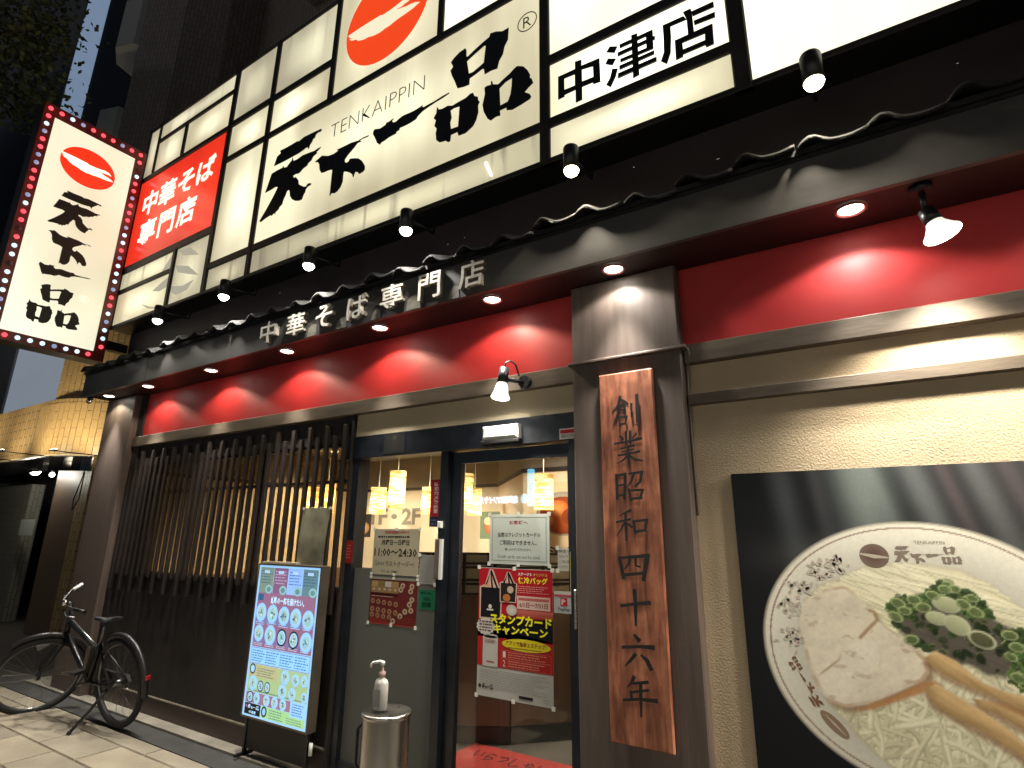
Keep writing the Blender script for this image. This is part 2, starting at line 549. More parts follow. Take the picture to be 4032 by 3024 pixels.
def point(name, loc, power, color, radius=0.03, parent=None):
    l = bpy.data.lights.new(name, 'POINT')
    l.energy = power; l.color = color; l.shadow_soft_size = radius
    o = bpy.data.objects.new(name, l)
    link(o, parent)
    o.location = Vector(loc)
    return o
WARM = (1.0, 0.90, 0.72)
NEUT = (1.0, 0.955, 0.87)
LOGO=[[[(-4.332,4.844),(-4.303,4.935),(-4.25,4.952),(-4.27,4.986),(-4.159,4.983),(-4.022,4.988),(-3.991,4.977),(-3.926,4.995),(-3.83,4.991),(-3.746,4.986),(-3.688,4.981),(-3.688,4.957),(-3.737,4.961),(-3.763,4.947),(-3.766,4.923),(-3.791,4.919),(-3.801,4.894),(-3.826,4.872),(-3.838,4.83),(-3.856,4.859),(-3.88,4.862),(-3.912,4.853),(-3.978,4.843),(-4.065,4.841),(-4.153,4.839),(-4.234,4.84)]],[[(-4.415,4.584),(-4.385,4.666),(-4.353,4.766),(-4.272,4.773),(-4.191,4.772),(-4.19,4.793),(-4.17,4.763),(-4.128,4.755),(-4.107,4.772),(-4.063,4.803),(-4.061,4.832),(-4.04,4.785),(-3.986,4.78),(-3.912,4.794),(-3.817,4.785),(-3.751,4.776),(-3.706,4.783),(-3.665,4.782),(-3.702,4.76),(-3.724,4.755),(-3.707,4.741),(-3.734,4.731),(-3.761,4.723),(-3.779,4.691),(-3.818,4.678),(-3.833,4.656),(-3.887,4.645),(-3.917,4.624),(-3.944,4.616),(-3.979,4.626),(-4.017,4.622),(-4.002,4.591),(-3.973,4.591),(-3.932,4.544),(-3.919,4.497),(-3.877,4.468),(-3.835,4.44),(-3.807,4.435),(-3.787,4.456),(-3.744,4.444),(-3.744,4.43),(-3.787,4.425),(-3.811,4.406),(-3.812,4.382),(-3.831,4.361),(-3.847,4.319),(-3.889,4.319),(-3.948,4.34),(-3.992,4.372),(-4.023,4.414),(-4.038,4.469),(-4.056,4.489),(-4.079,4.483),(-4.092,4.449),(-4.115,4.411),(-4.126,4.365),(-4.162,4.349),(-4.168,4.33),(-4.214,4.309),(-4.215,4.292),(-4.233,4.309),(-4.265,4.29),(-4.278,4.305),(-4.362,4.293),(-4.42,4.276),(-4.443,4.29),(-4.41,4.33),(-4.36,4.386),(-4.311,4.449),(-4.263,4.512),(-4.225,4.579),(-4.268,4.594),(-4.338,4.586)]],[[(-3.726,4.65),(-3.679,4.666),(-3.636,4.68),(-3.552,4.644),(-3.481,4.636),(-3.427,4.645),(-3.446,4.662),(-3.357,4.661),(-3.273,4.661),(-3.182,4.646),(-3.127,4.653),(-3.063,4.648),(-3.077,4.639),(-3.142,4.646),(-3.169,4.637),(-3.139,4.618),(-3.172,4.627),(-3.196,4.625),(-3.225,4.6),(-3.263,4.576),(-3.301,4.551),(-3.331,4.522),(-3.327,4.494),(-3.3,4.478),(-3.28,4.482),(-3.266,4.503),(-3.212,4.487),(-3.161,4.465),(-3.117,4.425),(-3.079,4.365),(-3.075,4.331),(-3.089,4.317),(-3.135,4.309),(-3.162,4.338),(-3.187,4.348),(-3.206,4.303),(-3.217,4.333),(-3.254,4.367),(-3.298,4.393),(-3.328,4.404),(-3.332,4.37),(-3.33,4.31),(-3.351,4.265),(-3.385,4.238),(-3.417,4.23),(-3.457,4.244),(-3.475,4.224),(-3.475,4.283),(-3.476,4.41),(-3.476,4.478),(-3.504,4.488),(-3.548,4.494),(-3.583,4.494),(-3.619,4.501),(-3.647,4.542),(-3.661,4.603),(-3.689,4.638)]],[[(-2.928,4.501),(-2.959,4.532),(-2.988,4.592),(-3.016,4.639),(-3.011,4.666),(-2.997,4.677),(-2.936,4.657),(-2.896,4.664),(-2.873,4.667),(-2.875,4.681),(-2.837,4.682),(-2.793,4.691),(-2.809,4.674),(-2.795,4.654),(-2.765,4.645),(-2.727,4.661),(-2.684,4.67),(-2.622,4.665),(-2.565,4.664),(-2.51,4.671),(-2.49,4.676),(-2.496,4.664),(-2.477,4.652),(-2.427,4.655),(-2.364,4.657),(-2.294,4.667),(-2.233,4.669),(-2.233,4.663),(-2.285,4.652),(-2.364,4.644),(-2.426,4.634),(-2.488,4.621),(-2.533,4.599),(-2.55,4.577),(-2.605,4.568),(-2.662,4.566),(-2.719,4.57),(-2.72,4.553),(-2.754,4.548),(-2.749,4.534),(-2.784,4.532),(-2.823,4.531),(-2.877,4.519),(-2.909,4.516)]],[[(-2.156,4.671),(-2.184,4.746),(-2.212,4.809),(-2.229,4.863),(-2.205,4.889),(-2.228,4.94),(-2.202,4.965),(-2.152,4.992),(-2.096,5.002),(-2.086,4.981),(-2.084,4.92),(-2.068,4.911),(-2.023,4.933),(-1.942,4.965),(-1.878,4.985),(-1.872,5.012),(-1.822,5.001),(-1.766,4.972),(-1.714,4.975),(-1.719,4.875),(-1.747,4.83),(-1.759,4.77),(-1.79,4.727),(-1.805,4.668),(-1.861,4.677),(-1.912,4.673),(-1.92,4.724),(-1.935,4.732),(-1.988,4.716),(-2.046,4.704),(-2.048,4.651),(-2.096,4.655)],[(-2.077,4.874),(-2.022,4.897),(-1.927,4.932),(-1.908,4.925),(-1.915,4.854),(-1.922,4.779),(-1.949,4.767),(-2.017,4.744),(-2.055,4.749),(-2.064,4.802)]],[[(-2.302,4.263),(-2.333,4.294),(-2.342,4.358),(-2.335,4.395),(-2.359,4.429),(-2.347,4.474),(-2.371,4.502),(-2.347,4.536),(-2.343,4.592),(-2.323,4.559),(-2.29,4.55),(-2.239,4.554),(-2.196,4.534),(-2.133,4.541),(-2.071,4.545),(-2.037,4.562),(-2.01,4.559),(-1.996,4.523),(-1.968,4.506),(-1.964,4.478),(-1.95,4.455),(-1.963,4.432),(-1.959,4.372),(-1.975,4.315),(-2.0,4.275),(-2.026,4.261),(-2.066,4.243),(-2.127,4.247),(-2.139,4.284),(-2.198,4.283),(-2.202,4.233),(-2.223,4.232),(-2.245,4.254)],[(-2.212,4.501),(-2.18,4.507),(-2.128,4.499),(-2.131,4.411),(-2.134,4.327),(-2.2,4.333),(-2.21,4.394),(-2.199,4.435)]],[[(-1.851,4.253),(-1.877,4.278),(-1.911,4.35),(-1.923,4.413),(-1.911,4.466),(-1.905,4.496),(-1.91,4.55),(-1.897,4.56),(-1.855,4.552),(-1.855,4.582),(-1.846,4.58),(-1.838,4.547),(-1.793,4.525),(-1.749,4.548),(-1.693,4.572),(-1.662,4.594),(-1.638,4.601),(-1.589,4.572),(-1.559,4.528),(-1.538,4.48),(-1.541,4.453),(-1.526,4.442),(-1.514,4.402),(-1.552,4.381),(-1.581,4.358),(-1.54,4.323),(-1.529,4.299),(-1.54,4.284),(-1.605,4.271),(-1.677,4.262),(-1.72,4.278),(-1.723,4.302),(-1.776,4.301),(-1.772,4.259),(-1.807,4.265)],[(-1.783,4.488),(-1.736,4.516),(-1.68,4.526),(-1.682,4.458),(-1.691,4.392),(-1.712,4.343),(-1.774,4.339),(-1.778,4.409)]]]
SWOOSH=[[(-3.452,5.872),(-3.447,5.88),(-3.3,5.884),(-3.202,5.884),(-3.044,5.878),(-3.021,5.864),(-2.897,5.87),(-2.818,5.882),(-2.757,5.894),(-2.684,5.883),(-2.64,5.841),(-2.712,5.846),(-2.736,5.837),(-2.762,5.838),(-2.798,5.825),(-2.856,5.835),(-2.845,5.821),(-2.738,5.791),(-2.687,5.786),(-2.645,5.775),(-2.593,5.748),(-2.662,5.727),(-2.738,5.719),(-2.82,5.715),(-2.882,5.707),(-2.924,5.697),(-2.983,5.697),(-3.036,5.687),(-3.126,5.698),(-3.184,5.719),(-3.241,5.723),(-3.313,5.748),(-3.346,5.782),(-3.407,5.8),(-3.435,5.831),(-3.373,5.812),(-3.43,5.844)]]
NAKATSU=[[[(-1.329,4.355),(-1.209,4.355),(-1.208,4.411),(-1.163,4.404),(-1.165,4.358),(-1.042,4.353),(-1.041,4.174),(-1.088,4.179),(-1.09,4.193),(-1.163,4.196),(-1.165,4.101),(-1.209,4.099),(-1.208,4.196),(-1.285,4.194),(-1.286,4.181),(-1.331,4.179)],[(-1.286,4.32),(-1.211,4.316),(-1.212,4.23),(-1.286,4.233)],[(-1.162,4.327),(-1.087,4.313),(-1.086,4.233),(-1.163,4.236)]],[[(-0.972,4.402),(-0.923,4.377),(-0.944,4.339),(-0.996,4.371)]],[[(-0.987,4.319),(-0.936,4.292),(-0.96,4.254),(-1.005,4.286)]],[[(-0.962,4.23),(-0.928,4.213),(-0.943,4.163),(-0.978,4.102),(-1.005,4.132),(-0.979,4.169)]],[[(-0.834,4.408),(-0.797,4.403),(-0.799,4.103),(-0.837,4.097)]],[[(-0.909,4.381),(-0.707,4.377),(-0.709,4.35),(-0.91,4.353)]],[[(-0.923,4.328),(-0.693,4.326),(-0.694,4.301),(-0.925,4.3)]],[[(-0.908,4.272),(-0.708,4.264),(-0.709,4.24),(-0.91,4.248)]],[[(-0.745,4.377),(-0.704,4.375),(-0.706,4.242),(-0.747,4.246)]],[[(-0.916,4.225),(-0.702,4.224),(-0.704,4.199),(-0.917,4.197)]],[[(-0.926,4.174),(-0.692,4.172),(-0.693,4.143),(-0.929,4.141)]],[[(-0.526,4.402),(-0.483,4.403),(-0.477,4.374),(-0.475,4.208),(-0.509,4.215),(-0.509,4.337)]],[[(-0.645,4.375),(-0.525,4.373),(-0.509,4.338),(-0.602,4.342)]],[[(-0.645,4.375),(-0.601,4.342),(-0.602,4.267),(-0.611,4.162),(-0.637,4.095),(-0.67,4.13),(-0.649,4.183),(-0.645,4.292)]],[[(-0.477,4.377),(-0.359,4.376),(-0.358,4.338),(-0.475,4.341)]],[[(-0.472,4.306),(-0.357,4.301),(-0.358,4.266),(-0.47,4.275)]],[[(-0.583,4.229),(-0.375,4.23),(-0.378,4.094),(-0.419,4.093),(-0.424,4.111),(-0.544,4.111),(-0.545,4.097),(-0.585,4.094)],[(-0.543,4.191),(-0.419,4.188),(-0.422,4.142),(-0.542,4.143)]]]
PLANKS=[[[(-1.0368,2.2142,0.0093),(-1.0487,2.1701,0.0093),(-1.0838,2.1338,0.0027)],[(-1.0309,2.1972,0.0066),(-1.0115,2.1852,0.0092),(-0.9957,2.1704,0.0052)],[(-1.0421,2.1693,0.006),(-1.0155,2.1714,0.0059)],[(-1.0458,2.16,0.008),(-1.0507,2.1251,0.0093),(-1.0653,2.0944,0.0066),(-1.0868,2.0581,0.002)],[(-1.0458,2.16,0.0066),(-1.0107,2.1606,0.0079)],[(-1.012,2.1607,0.0085),(-1.0163,2.1246,0.0078)],[(-1.0432,2.1436,0.0053),(-1.0167,2.1439,0.0052)],[(-1.0473,2.126,0.0053),(-1.0162,2.1259,0.0052)],[(-1.0436,2.1051,0.0072),(-1.0435,2.0604,0.0072)],[(-1.0436,2.1038,0.0059),(-1.0021,2.104,0.0078)],[(-1.0041,2.1042,0.0078),(-1.0125,2.0638,0.0058)],[(-1.0433,2.0655,0.0072),(-1.0104,2.0661,0.0071)],[(-0.975,2.168,0.0084),(-0.9756,2.1013,0.0058)],[(-0.943,2.2104,0.0115),(-0.9437,2.1454,0.0127),(-0.9438,2.0697,0.0127),(-0.9437,2.0479,0.0088),(-0.9591,2.0587,0.0032)]],[[(-1.0144,2.023,0.0078),(-1.013,1.9697,0.0077)],[(-0.9897,2.0239,0.0077),(-0.995,1.9683,0.0077)],[(-1.046,2.0037,0.0065),(-1.0304,1.9867,0.0091)],[(-0.9584,2.0088,0.0076),(-0.9786,1.9887,0.0051)],[(-1.0773,1.9653,0.0066),(-1.0051,1.9722,0.0071),(-0.9331,1.9832,0.0094)],[(-1.0173,1.9607,0.0058),(-1.0207,1.9424,0.0039)],[(-0.9862,1.9646,0.0057),(-0.9934,1.9484,0.0038)],[(-1.0423,1.9377,0.0058),(-0.971,1.9492,0.0063)],[(-1.0366,1.9206,0.0052),(-0.9751,1.9299,0.0057)],[(-1.0569,1.9034,0.0065),(-0.9442,1.9167,0.0081)],[(-1.001,1.949,0.0083),(-1.0049,1.8951,0.0089),(-1.0041,1.8572,0.0038)],[(-1.0086,1.8984,0.0077),(-1.0354,1.8755,0.0058),(-1.0684,1.8621,0.002)],[(-0.9988,1.9008,0.0051),(-0.9714,1.8777,0.0101),(-0.9268,1.869,0.0031)]],[[(-1.0741,1.8042,0.0104),(-1.0733,1.7465,0.0097),(-1.0746,1.6866,0.0096)],[(-1.0743,1.7999,0.0078),(-1.0243,1.8079,0.0089)],[(-1.027,1.8062,0.0108),(-1.0295,1.7509,0.0102),(-1.0363,1.6856,0.0082)],[(-1.07,1.7494,0.0058),(-1.0313,1.754,0.0057)],[(-1.0721,1.6985,0.0077),(-1.0355,1.7034,0.0063)],[(-1.0065,1.8071,0.0063),(-0.9372,1.8127,0.0086)],[(-0.9385,1.8127,0.0111),(-0.949,1.7657,0.0093),(-0.975,1.743,0.0075)],[(-0.9814,1.8029,0.0081),(-0.9958,1.7676,0.0069),(-1.0193,1.7386,0.0025)],[(-1.0102,1.7294,0.0082),(-1.0004,1.6729,0.0075)],[(-1.0105,1.7234,0.0063),(-0.9358,1.724,0.008)],[(-0.939,1.7229,0.0092),(-0.9535,1.6806,0.0067)],[(-0.9987,1.6817,0.0081),(-0.944,1.6862,0.0079)]],[[(-1.0089,1.6251,0.0087),(-1.0409,1.6121,0.0057),(-1.0701,1.5978,0.0019)],[(-1.084,1.5686,0.0064),(-1.011,1.5827,0.0081)],[(-1.0335,1.6091,0.0082),(-1.0337,1.551,0.0106),(-1.0358,1.4793,0.005)],[(-1.0398,1.5684,0.0069),(-1.0602,1.5336,0.0063),(-1.0868,1.5017,0.0019)],[(-1.0275,1.5626,0.0056),(-1.0035,1.5453,0.0086)],[(-0.9928,1.574,0.0092),(-0.9865,1.5168,0.0086)],[(-0.993,1.5711,0.0062),(-0.9225,1.5793,0.0084)],[(-0.9256,1.5777,0.0102),(-0.9375,1.5255,0.0072)],[(-0.9862,1.5225,0.0079),(-0.9343,1.5295,0.0072)]],[[(-1.0754,1.399,0.0105),(-1.0674,1.3578,0.0117),(-1.0587,1.3055,0.0116)],[(-1.0788,1.3959,0.0079),(-0.9278,1.4117,0.0112)],[(-0.9329,1.4099,0.0149),(-0.943,1.3622,0.0137),(-0.9576,1.2986,0.0099)],[(-1.0204,1.3946,0.0084),(-1.0279,1.3709,0.0071),(-1.0484,1.3468,0.0039)],[(-0.9914,1.3984,0.0076),(-0.9932,1.3634,0.0076),(-0.9713,1.3583,0.0063)],[(-1.0562,1.3173,0.0103),(-0.9541,1.3302,0.0087)]],[[(-1.0053,1.2478,0.0126),(-1.0033,1.1885,0.0125),(-1.0069,1.0934,0.0062)],[(-1.0755,1.1751,0.009),(-1.002,1.1885,0.0094),(-0.9337,1.1976,0.0122)]],[[(-1.0153,1.0486,0.0087),(-0.9948,1.0287,0.0135)],[(-1.0773,0.9904,0.0088),(-0.9993,1.0011,0.0086),(-0.9268,1.0042,0.0131)],[(-1.0165,0.9641,0.0111),(-1.0425,0.9343,0.0087),(-1.0685,0.9097,0.0025)],[(-0.986,0.9648,0.0061),(-0.9599,0.9463,0.0132),(-0.9428,0.9113,0.0131)]],[[(-1.0275,0.8666,0.011),(-1.0409,0.841,0.0074),(-1.0603,0.8199,0.0025)],[(-1.0319,0.8395,0.0067),(-0.9621,0.8539,0.0089)],[(-1.0459,0.8008,0.0067),(-0.961,0.8203,0.0071)],[(-1.0458,0.8034,0.0086),(-1.0412,0.7727,0.0073)],[(-1.0813,0.7643,0.0074),(-1.0049,0.7779,0.0078),(-0.9253,0.7816,0.0117)],[(-0.9952,0.847,0.0109),(-0.9974,0.7841,0.0102),(-0.9997,0.7066,0.0048)]]]
BOWL={'chashu': [(-0.313,1.149),(-0.299,1.218),(-0.262,1.257),(-0.199,1.292),(-0.135,1.308),(-0.113,1.303),(-0.1,1.279),(-0.065,1.252),(-0.032,1.219),(-0.026,1.184),(0.006,1.152),(0.051,1.117),(0.091,1.082),(0.116,1.052),(0.119,1.01),(0.094,0.975),(0.031,0.939),(-0.029,0.904),(-0.101,0.867),(-0.177,0.844),(-0.235,0.858),(-0.264,0.899),(-0.286,0.948),(-0.301,1.023),(-0.311,1.088)],'fat': [(-0.263,0.951),(-0.275,0.898),(-0.251,0.867),(-0.207,0.868),(-0.149,0.898),(-0.09,0.945),(-0.046,1.001),(-0.028,1.059),(-0.032,1.103),(-0.093,1.12),(-0.153,1.074),(-0.182,1.019)],'crack': [(-0.094,1.112),(-0.063,1.146),(-0.026,1.184),(-0.033,1.213),(-0.046,1.218)],'rim2': [(-0.101,0.867),(-0.029,0.904),(0.031,0.939),(0.094,0.975),(0.134,0.985),(0.159,0.962),(0.088,0.931),(0.004,0.893),(-0.077,0.854),(-0.157,0.836)],'nori': [(0.021,1.222),(0.057,1.259),(0.111,1.286),(0.183,1.301),(0.256,1.283),(0.318,1.244),(0.36,1.205),(0.408,1.177),(0.414,1.137),(0.391,1.083),(0.346,1.017),(0.294,1.021),(0.241,1.046),(0.172,1.048),(0.13,1.087),(0.075,1.108),(0.041,1.15)],'green': [(0.015,1.222),(0.037,1.264),(0.081,1.284),(0.12,1.275),(0.163,1.3),(0.192,1.33),(0.228,1.349),(0.243,1.322),(0.283,1.307),(0.312,1.287),(0.321,1.26),(0.337,1.224),(0.291,1.215),(0.249,1.239),(0.203,1.247),(0.156,1.255),(0.103,1.228),(0.058,1.197)],'green2': [(0.36,1.152),(0.396,1.187),(0.429,1.179),(0.46,1.121),(0.438,0.995),(0.382,0.982),(0.353,1.008),(0.37,1.061),(0.359,1.095)],'menma1': [(0.107,1.057),(0.15,1.089),(0.211,1.058),(0.277,0.993),(0.338,0.971),(0.42,0.963),(0.409,0.903),(0.352,0.928),(0.288,0.954),(0.229,0.977),(0.165,1.005)],'menma2': [(0.095,0.948),(0.132,0.974),(0.192,0.941),(0.265,0.895),(0.329,0.847),(0.389,0.79),(0.38,0.742),(0.326,0.779),(0.249,0.828),(0.171,0.866),(0.112,0.903)],'menma3': [(0.236,0.937),(0.311,0.937),(0.413,0.928),(0.401,0.859),(0.352,0.86),(0.299,0.896),(0.249,0.903)],'rings': [(0.209,1.258),(0.173,1.206),(0.231,1.186),(0.297,1.141),(0.053,1.253),(0.077,1.12),(0.038,1.201),(0.171,1.289),(0.242,1.316),(0.293,1.286),(0.109,1.269),(0.38,1.164),(0.394,1.125),(0.38,1.022),(0.371,1.091),(0.294,1.237),(0.213,1.314),(0.262,1.262),(0.134,1.242),(0.072,1.226)],'mark': [(-0.003,1.432),(0.084,1.448),(0.279,1.43)],'mark2': [(-0.351,0.988),(-0.281,0.851),(-0.226,0.778)],'dragon': [(-0.293,1.299),(-0.214,1.36),(-0.147,1.393),(-0.339,1.209),(-0.339,1.098)],'soup': [(-0.308,1.161),(-0.276,1.238),(-0.21,1.304),(-0.125,1.345),(-0.042,1.385),(0.077,1.401),(0.178,1.399),(0.272,1.385),(0.356,1.333),(0.434,1.252),(0.53,1.129),(0.449,0.692),(0.013,0.62),(-0.098,0.701),(-0.174,0.784),(-0.231,0.853),(-0.276,0.938),(-0.298,1.041)],'dark': [(0.161,0.859),(0.21,0.857),(0.253,0.824),(0.307,0.79),(0.283,0.771),(0.221,0.789),(0.17,0.805)],'photo': [(-0.532,1.793)]}

# ------------------------------------------------------------------ materials of the place
m_black = mat('black_paint', (0.012, 0.012, 0.014), 0.45, var=0.4, vscale=9, bump=0.08, bscale=40)
m_frame = mat('door_frame_black', (0.010, 0.012, 0.017), 0.35, var=0.3, vscale=12)
m_signframe = mat('sign_frame_brown', (0.02, 0.017, 0.014), 0.5, var=0.4, vscale=5)
m_fascia = mat('fascia_dark_metal', (0.075, 0.07, 0.066), 0.42, var=0.3, vscale=2.2, stretch=(1, 1, 2), bump=0.05, bscale=20)
m_soffit = mat('soffit_red', (0.022, 0.005, 0.006), 0.6, var=0.25, vscale=4)
m_red = mat('red_wall_paint', (0.50, 0.030, 0.030), 0.5, var=0.10, vscale=3, bump=0.06, bscale=30)
m_brown = mat('brown_timber', (0.058, 0.038, 0.028), 0.48, var=0.35, vscale=3, stretch=(1, 1, 8), bump=0.12, bscale=26, bstretch=(3, 3, 0.6))
m_colm = mat('column_brown', (0.115, 0.085, 0.070), 0.5, var=0.2, vscale=4, stretch=(6, 6, 0.5), bump=0.10, bscale=12, bstretch=(8, 8, 0.4))
m_beam = mat('beam_brown', (0.12, 0.092, 0.066), 0.55, var=0.3, vscale=3, stretch=(1, 4, 6), bump=0.12, bscale=22, bstretch=(0.7, 4, 4))
m_slat = mat('slat_dark_brown', (0.026, 0.018, 0.015), 0.5, var=0.35, vscale=8, stretch=(3, 3, 0.5), bump=0.1, bscale=18)
m_panel = mat('dark_panel', (0.020, 0.014, 0.012), 0.55, var=0.5, vscale=2.5, stretch=(2, 2, 0.6), bump=0.08, bscale=14)
m_stucco = mat('cream_stucco', (0.56, 0.44, 0.29), 0.8, var=0.12, vscale=2.5, bump=0.42, bscale=120)
m_cream = mat('cream_plaster', (0.52, 0.43, 0.29), 0.75, var=0.1, vscale=3, bump=0.25, bscale=60)
m_upper = mat('upper_wall_red_brown', (0.024, 0.016, 0.017), 0.6, var=0.4, vscale=2.0, bump=0.1, bscale=20)
m_tile = mat('roof_tile_grey', (0.016, 0.015, 0.014), 0.9, var=0.4, vscale=10, bump=0.2, bscale=50)
m_steel = mat('brushed_steel', (0.55, 0.52, 0.47), 0.3, 1.0, var=0.12, vscale=14, stretch=(0.4, 0.4, 14), bump=0.03, bscale=40)
m_chrome = mat('chrome', (0.7, 0.68, 0.64), 0.15, 1.0)
m_white = mat('white_plastic', (0.72, 0.72, 0.69), 0.4)
m_lampblack = mat('lamp_black', (0.01, 0.01, 0.011), 0.4)
m_conc = mat('concrete_plinth', (0.26, 0.235, 0.19), 0.85, var=0.25, vscale=5, bump=0.3, bscale=80)
m_strip = mat('dark_drain_strip', (0.045, 0.043, 0.04), 0.8, var=0.35, vscale=7, bump=0.4, bscale=90)
m_slab = mat('paving_slab', (0.33, 0.28, 0.20), 0.8, var=0.22, vscale=2.4, bump=0.35, bscale=85)
m_slab2 = mat('paving_slab_worn', (0.29, 0.25, 0.185), 0.8, var=0.3, vscale=2.0, bump=0.35, bscale=70)
m_joint = mat('paving_joint', (0.085, 0.075, 0.06), 0.9, var=0.3, vscale=12)
m_asphalt = mat('asphalt', (0.05, 0.05, 0.05), 0.85, var=0.3, vscale=20, bump=0.4, bscale=120)
m_floor = mat('shop_floor', (0.11, 0.095, 0.075), 0.5, var=0.25, vscale=4)
m_taupe = mat('ceiling_taupe', (0.20, 0.17, 0.135), 0.7)
m_wains = mat('brown_wainscot', (0.17, 0.112, 0.075), 0.5, var=0.2, vscale=2, stretch=(6, 6, 0.4))
m_dkwood = mat('dark_moulding', (0.022, 0.014, 0.01), 0.5)
m_shoji = mat('screen_paper', (0.44, 0.40, 0.30), 0.8)
m_inwall = mat('interior_cream_wall', (0.62, 0.51, 0.34), 0.75, var=0.06, vscale=3)
m_glass = glass_mat('door_glass', (0.97, 0.98, 0.97), 0.0, 1.15)
m_winglass = glass_mat('window_glass', (0.80, 0.73, 0.60), 0.02, 1.0)
m_bulb = mat('lit_bulb', (0.9, 0.9, 0.85), 0.4, emis=(1.0, 0.98, 0.86), estr=9.0)
m_bulbw = mat('lit_bulb_warm', (0.9, 0.85, 0.7), 0.4, emis=(1.0, 0.88, 0.55), estr=9.0)
m_print = print_mat('printed_paper', 0.45)
m_photo = print_mat('printed_photo_panel', 0.5, var=0.05)
m_ink = mat('black_ink', (0.008, 0.007, 0.007), 0.4, var=0.4, vscale=7)
m_signred = backlit('lit_red_acrylic', (0.75, 0.025, 0.012), (1.0, 0.06, 0.02), 0.30, 0.45, (1, 1, 0.5), base=(0.5, 0.02, 0.015))
m_lit = [backlit('lit_cream_acrylic', (0.80, 0.70, 0.44), (1.0, 0.97, 0.68), 0.22, 0.50, (1.3, 1, 0.35), dirt=0.08),
         backlit('lit_cream_acrylic_dim', (0.74, 0.66, 0.45), (0.95, 0.90, 0.62), 0.18, 0.39, (1.6, 1, 0.3), dirt=0.22),
         backlit('lit_cream_acrylic_bright', (0.88, 0.80, 0.52), (1.0, 1.0, 0.84), 0.42, 0.85, (0.8, 1, 0.5), dirt=0.03),
         backlit('lit_cream_acrylic_stained', (0.70, 0.62, 0.42), (0.92, 0.85, 0.55), 0.17, 0.36, (0.9, 1, 0.3), dirt=0.6)]
m_litred = mat('lit_emblem_red', (0.5, 0.02, 0.01), 0.35, emis=(1.0, 0.075, 0.012), estr=0.33, var=0.15, vscale=5)
m_litwhite = mat('lit_white_lettering', (0.8, 0.78, 0.7), 0.4, emis=(1.0, 0.95, 0.75), estr=0.45)

# ------------------------------------------------------------------ ground
g = MB(); g.box(-60, 40, -8.0, 30, -0.3, -0.012)
pav = tag(g.build('pavement', m_joint), kind='structure')
g = MB(); g.box(-60, 40, -60, -8.0, -0.4, -0.13)
tag(g.build('road', m_asphalt), kind='structure')
# slabs laid in courses along the shop front
rs = random.Random(3)
slab_me = {}
cnt = 0
y = -0.315
row = 0
while y > -2.0:
    d = 0.14 if row == 0 else 0.30
    x = -10.2 + (0.30 if row % 2 else 0.0)
    while x < -2.6:
        w = 0.60
        k = rs.randrange(4)
        if (k, d) not in slab_me:
            b = MB(); e = 0.006
            b.add([(-.297, -d / 2 + .003, -.012), (.297, -d / 2 + .003, -.012), (.297, d / 2 - .003, -.012), (-.297, d / 2 - .003, -.012),
                   (-.297 + e, -d / 2 + .003 + e, 0), (.297 - e, -d / 2 + .003 + e, 0), (.297 - e, d / 2 - .003 - e, 0), (-.297 + e, d / 2 - .003 - e, 0)],
                  [(4, 5, 6, 7), (0, 1, 5, 4), (1, 2, 6, 5), (2, 3, 7, 6), (3, 0, 4, 7)])
            o = b.build('slab', [m_slab, m_slab2][k % 2], pav)
            slab_me[(k, d)] = o.data
            COL.objects.unlink(o); bpy.data.objects.remove(o)
        o = bpy.data.objects.new('slab', slab_me[(k, d)])
        link(o, pav)
        o.location = (x, y - d / 2, rs.uniform(-0.002, 0.001))
        cnt += 1
        x += w
    y -= d
    row += 1
g = MB(); g.box(-8.4, 3.0, -0.305, -0.125, -0.05, -0.004)
tag(g.build('drain_channel', m_strip), kind='structure')
g = MB(); g.box(-7.6, 3.0, -0.122, 0.30, -0.05, 0.012)
tag(g.build('plinth', m_conc), kind='structure')

# ------------------------------------------------------------------ the shop building
shop = empty('shop_building', (-3.0, 0.0, 0.0), 'ramen shop front with red wall band, slatted window and tiled canopy', 'building')
def part(name, m, fn, parent=shop):
    b = MB(); fn(b); return b.build(name, m, parent)
# red wall band above the beam and dark wall above the canopy roof
part('red_wall', m_red, lambda b: b.box(-6.40, 2.4, 0.0, 0.12, 2.40, 2.93))
part('corner_trim', m_panel, lambda b: (b.box(-6.47, -6.36, -0.02, 0.10, 0.15, 2.93)))
part('upper_wall', m_upper, lambda b: b.box(-7.08, 2.4, 0.0, 0.15, 2.95, 6.5))
part('gable_end', m_black, lambda b: b.box(-7.09, -7.03, 0.002, 1.4, 0.0, 6.5))
# columns
def column(x0, x1, ledge):
    c = part('column', m_colm, lambda b: b.cbox(x0, x1, -0.085, 0.05, 0.012, 2.912, 0.006))
    if ledge:
        part('column_cladding', m_colm, lambda b: b.cbox(x0 + 0.004, x1 - 0.004, -0.095, -0.084, 2.448, 2.911, 0.004), c)
        part('ledge', m_colm, lambda b: b.cbox(x0 - 0.012, x1 + 0.034, -0.118, -0.06, 2.430, 2.447, 0.004), c)
        part('cable', mat('grey_cable', (0.16, 0.14, 0.12), 0.5), lambda b: b.tube([(x1 + 0.03, -0.07, 2.44), (x1 + 0.034, -0.05, 2.42), (x1 + 0.016, -0.03, 2.34), (x1 + 0.008, -0.02, 2.2), (x1 + 0.008, -0.02, 1.9), (x1 + 0.006, -0.012, 1.6)], 0.006), c)
    return c
column(-7.10, -6.47, False)
column(-1.328, -0.712, True)
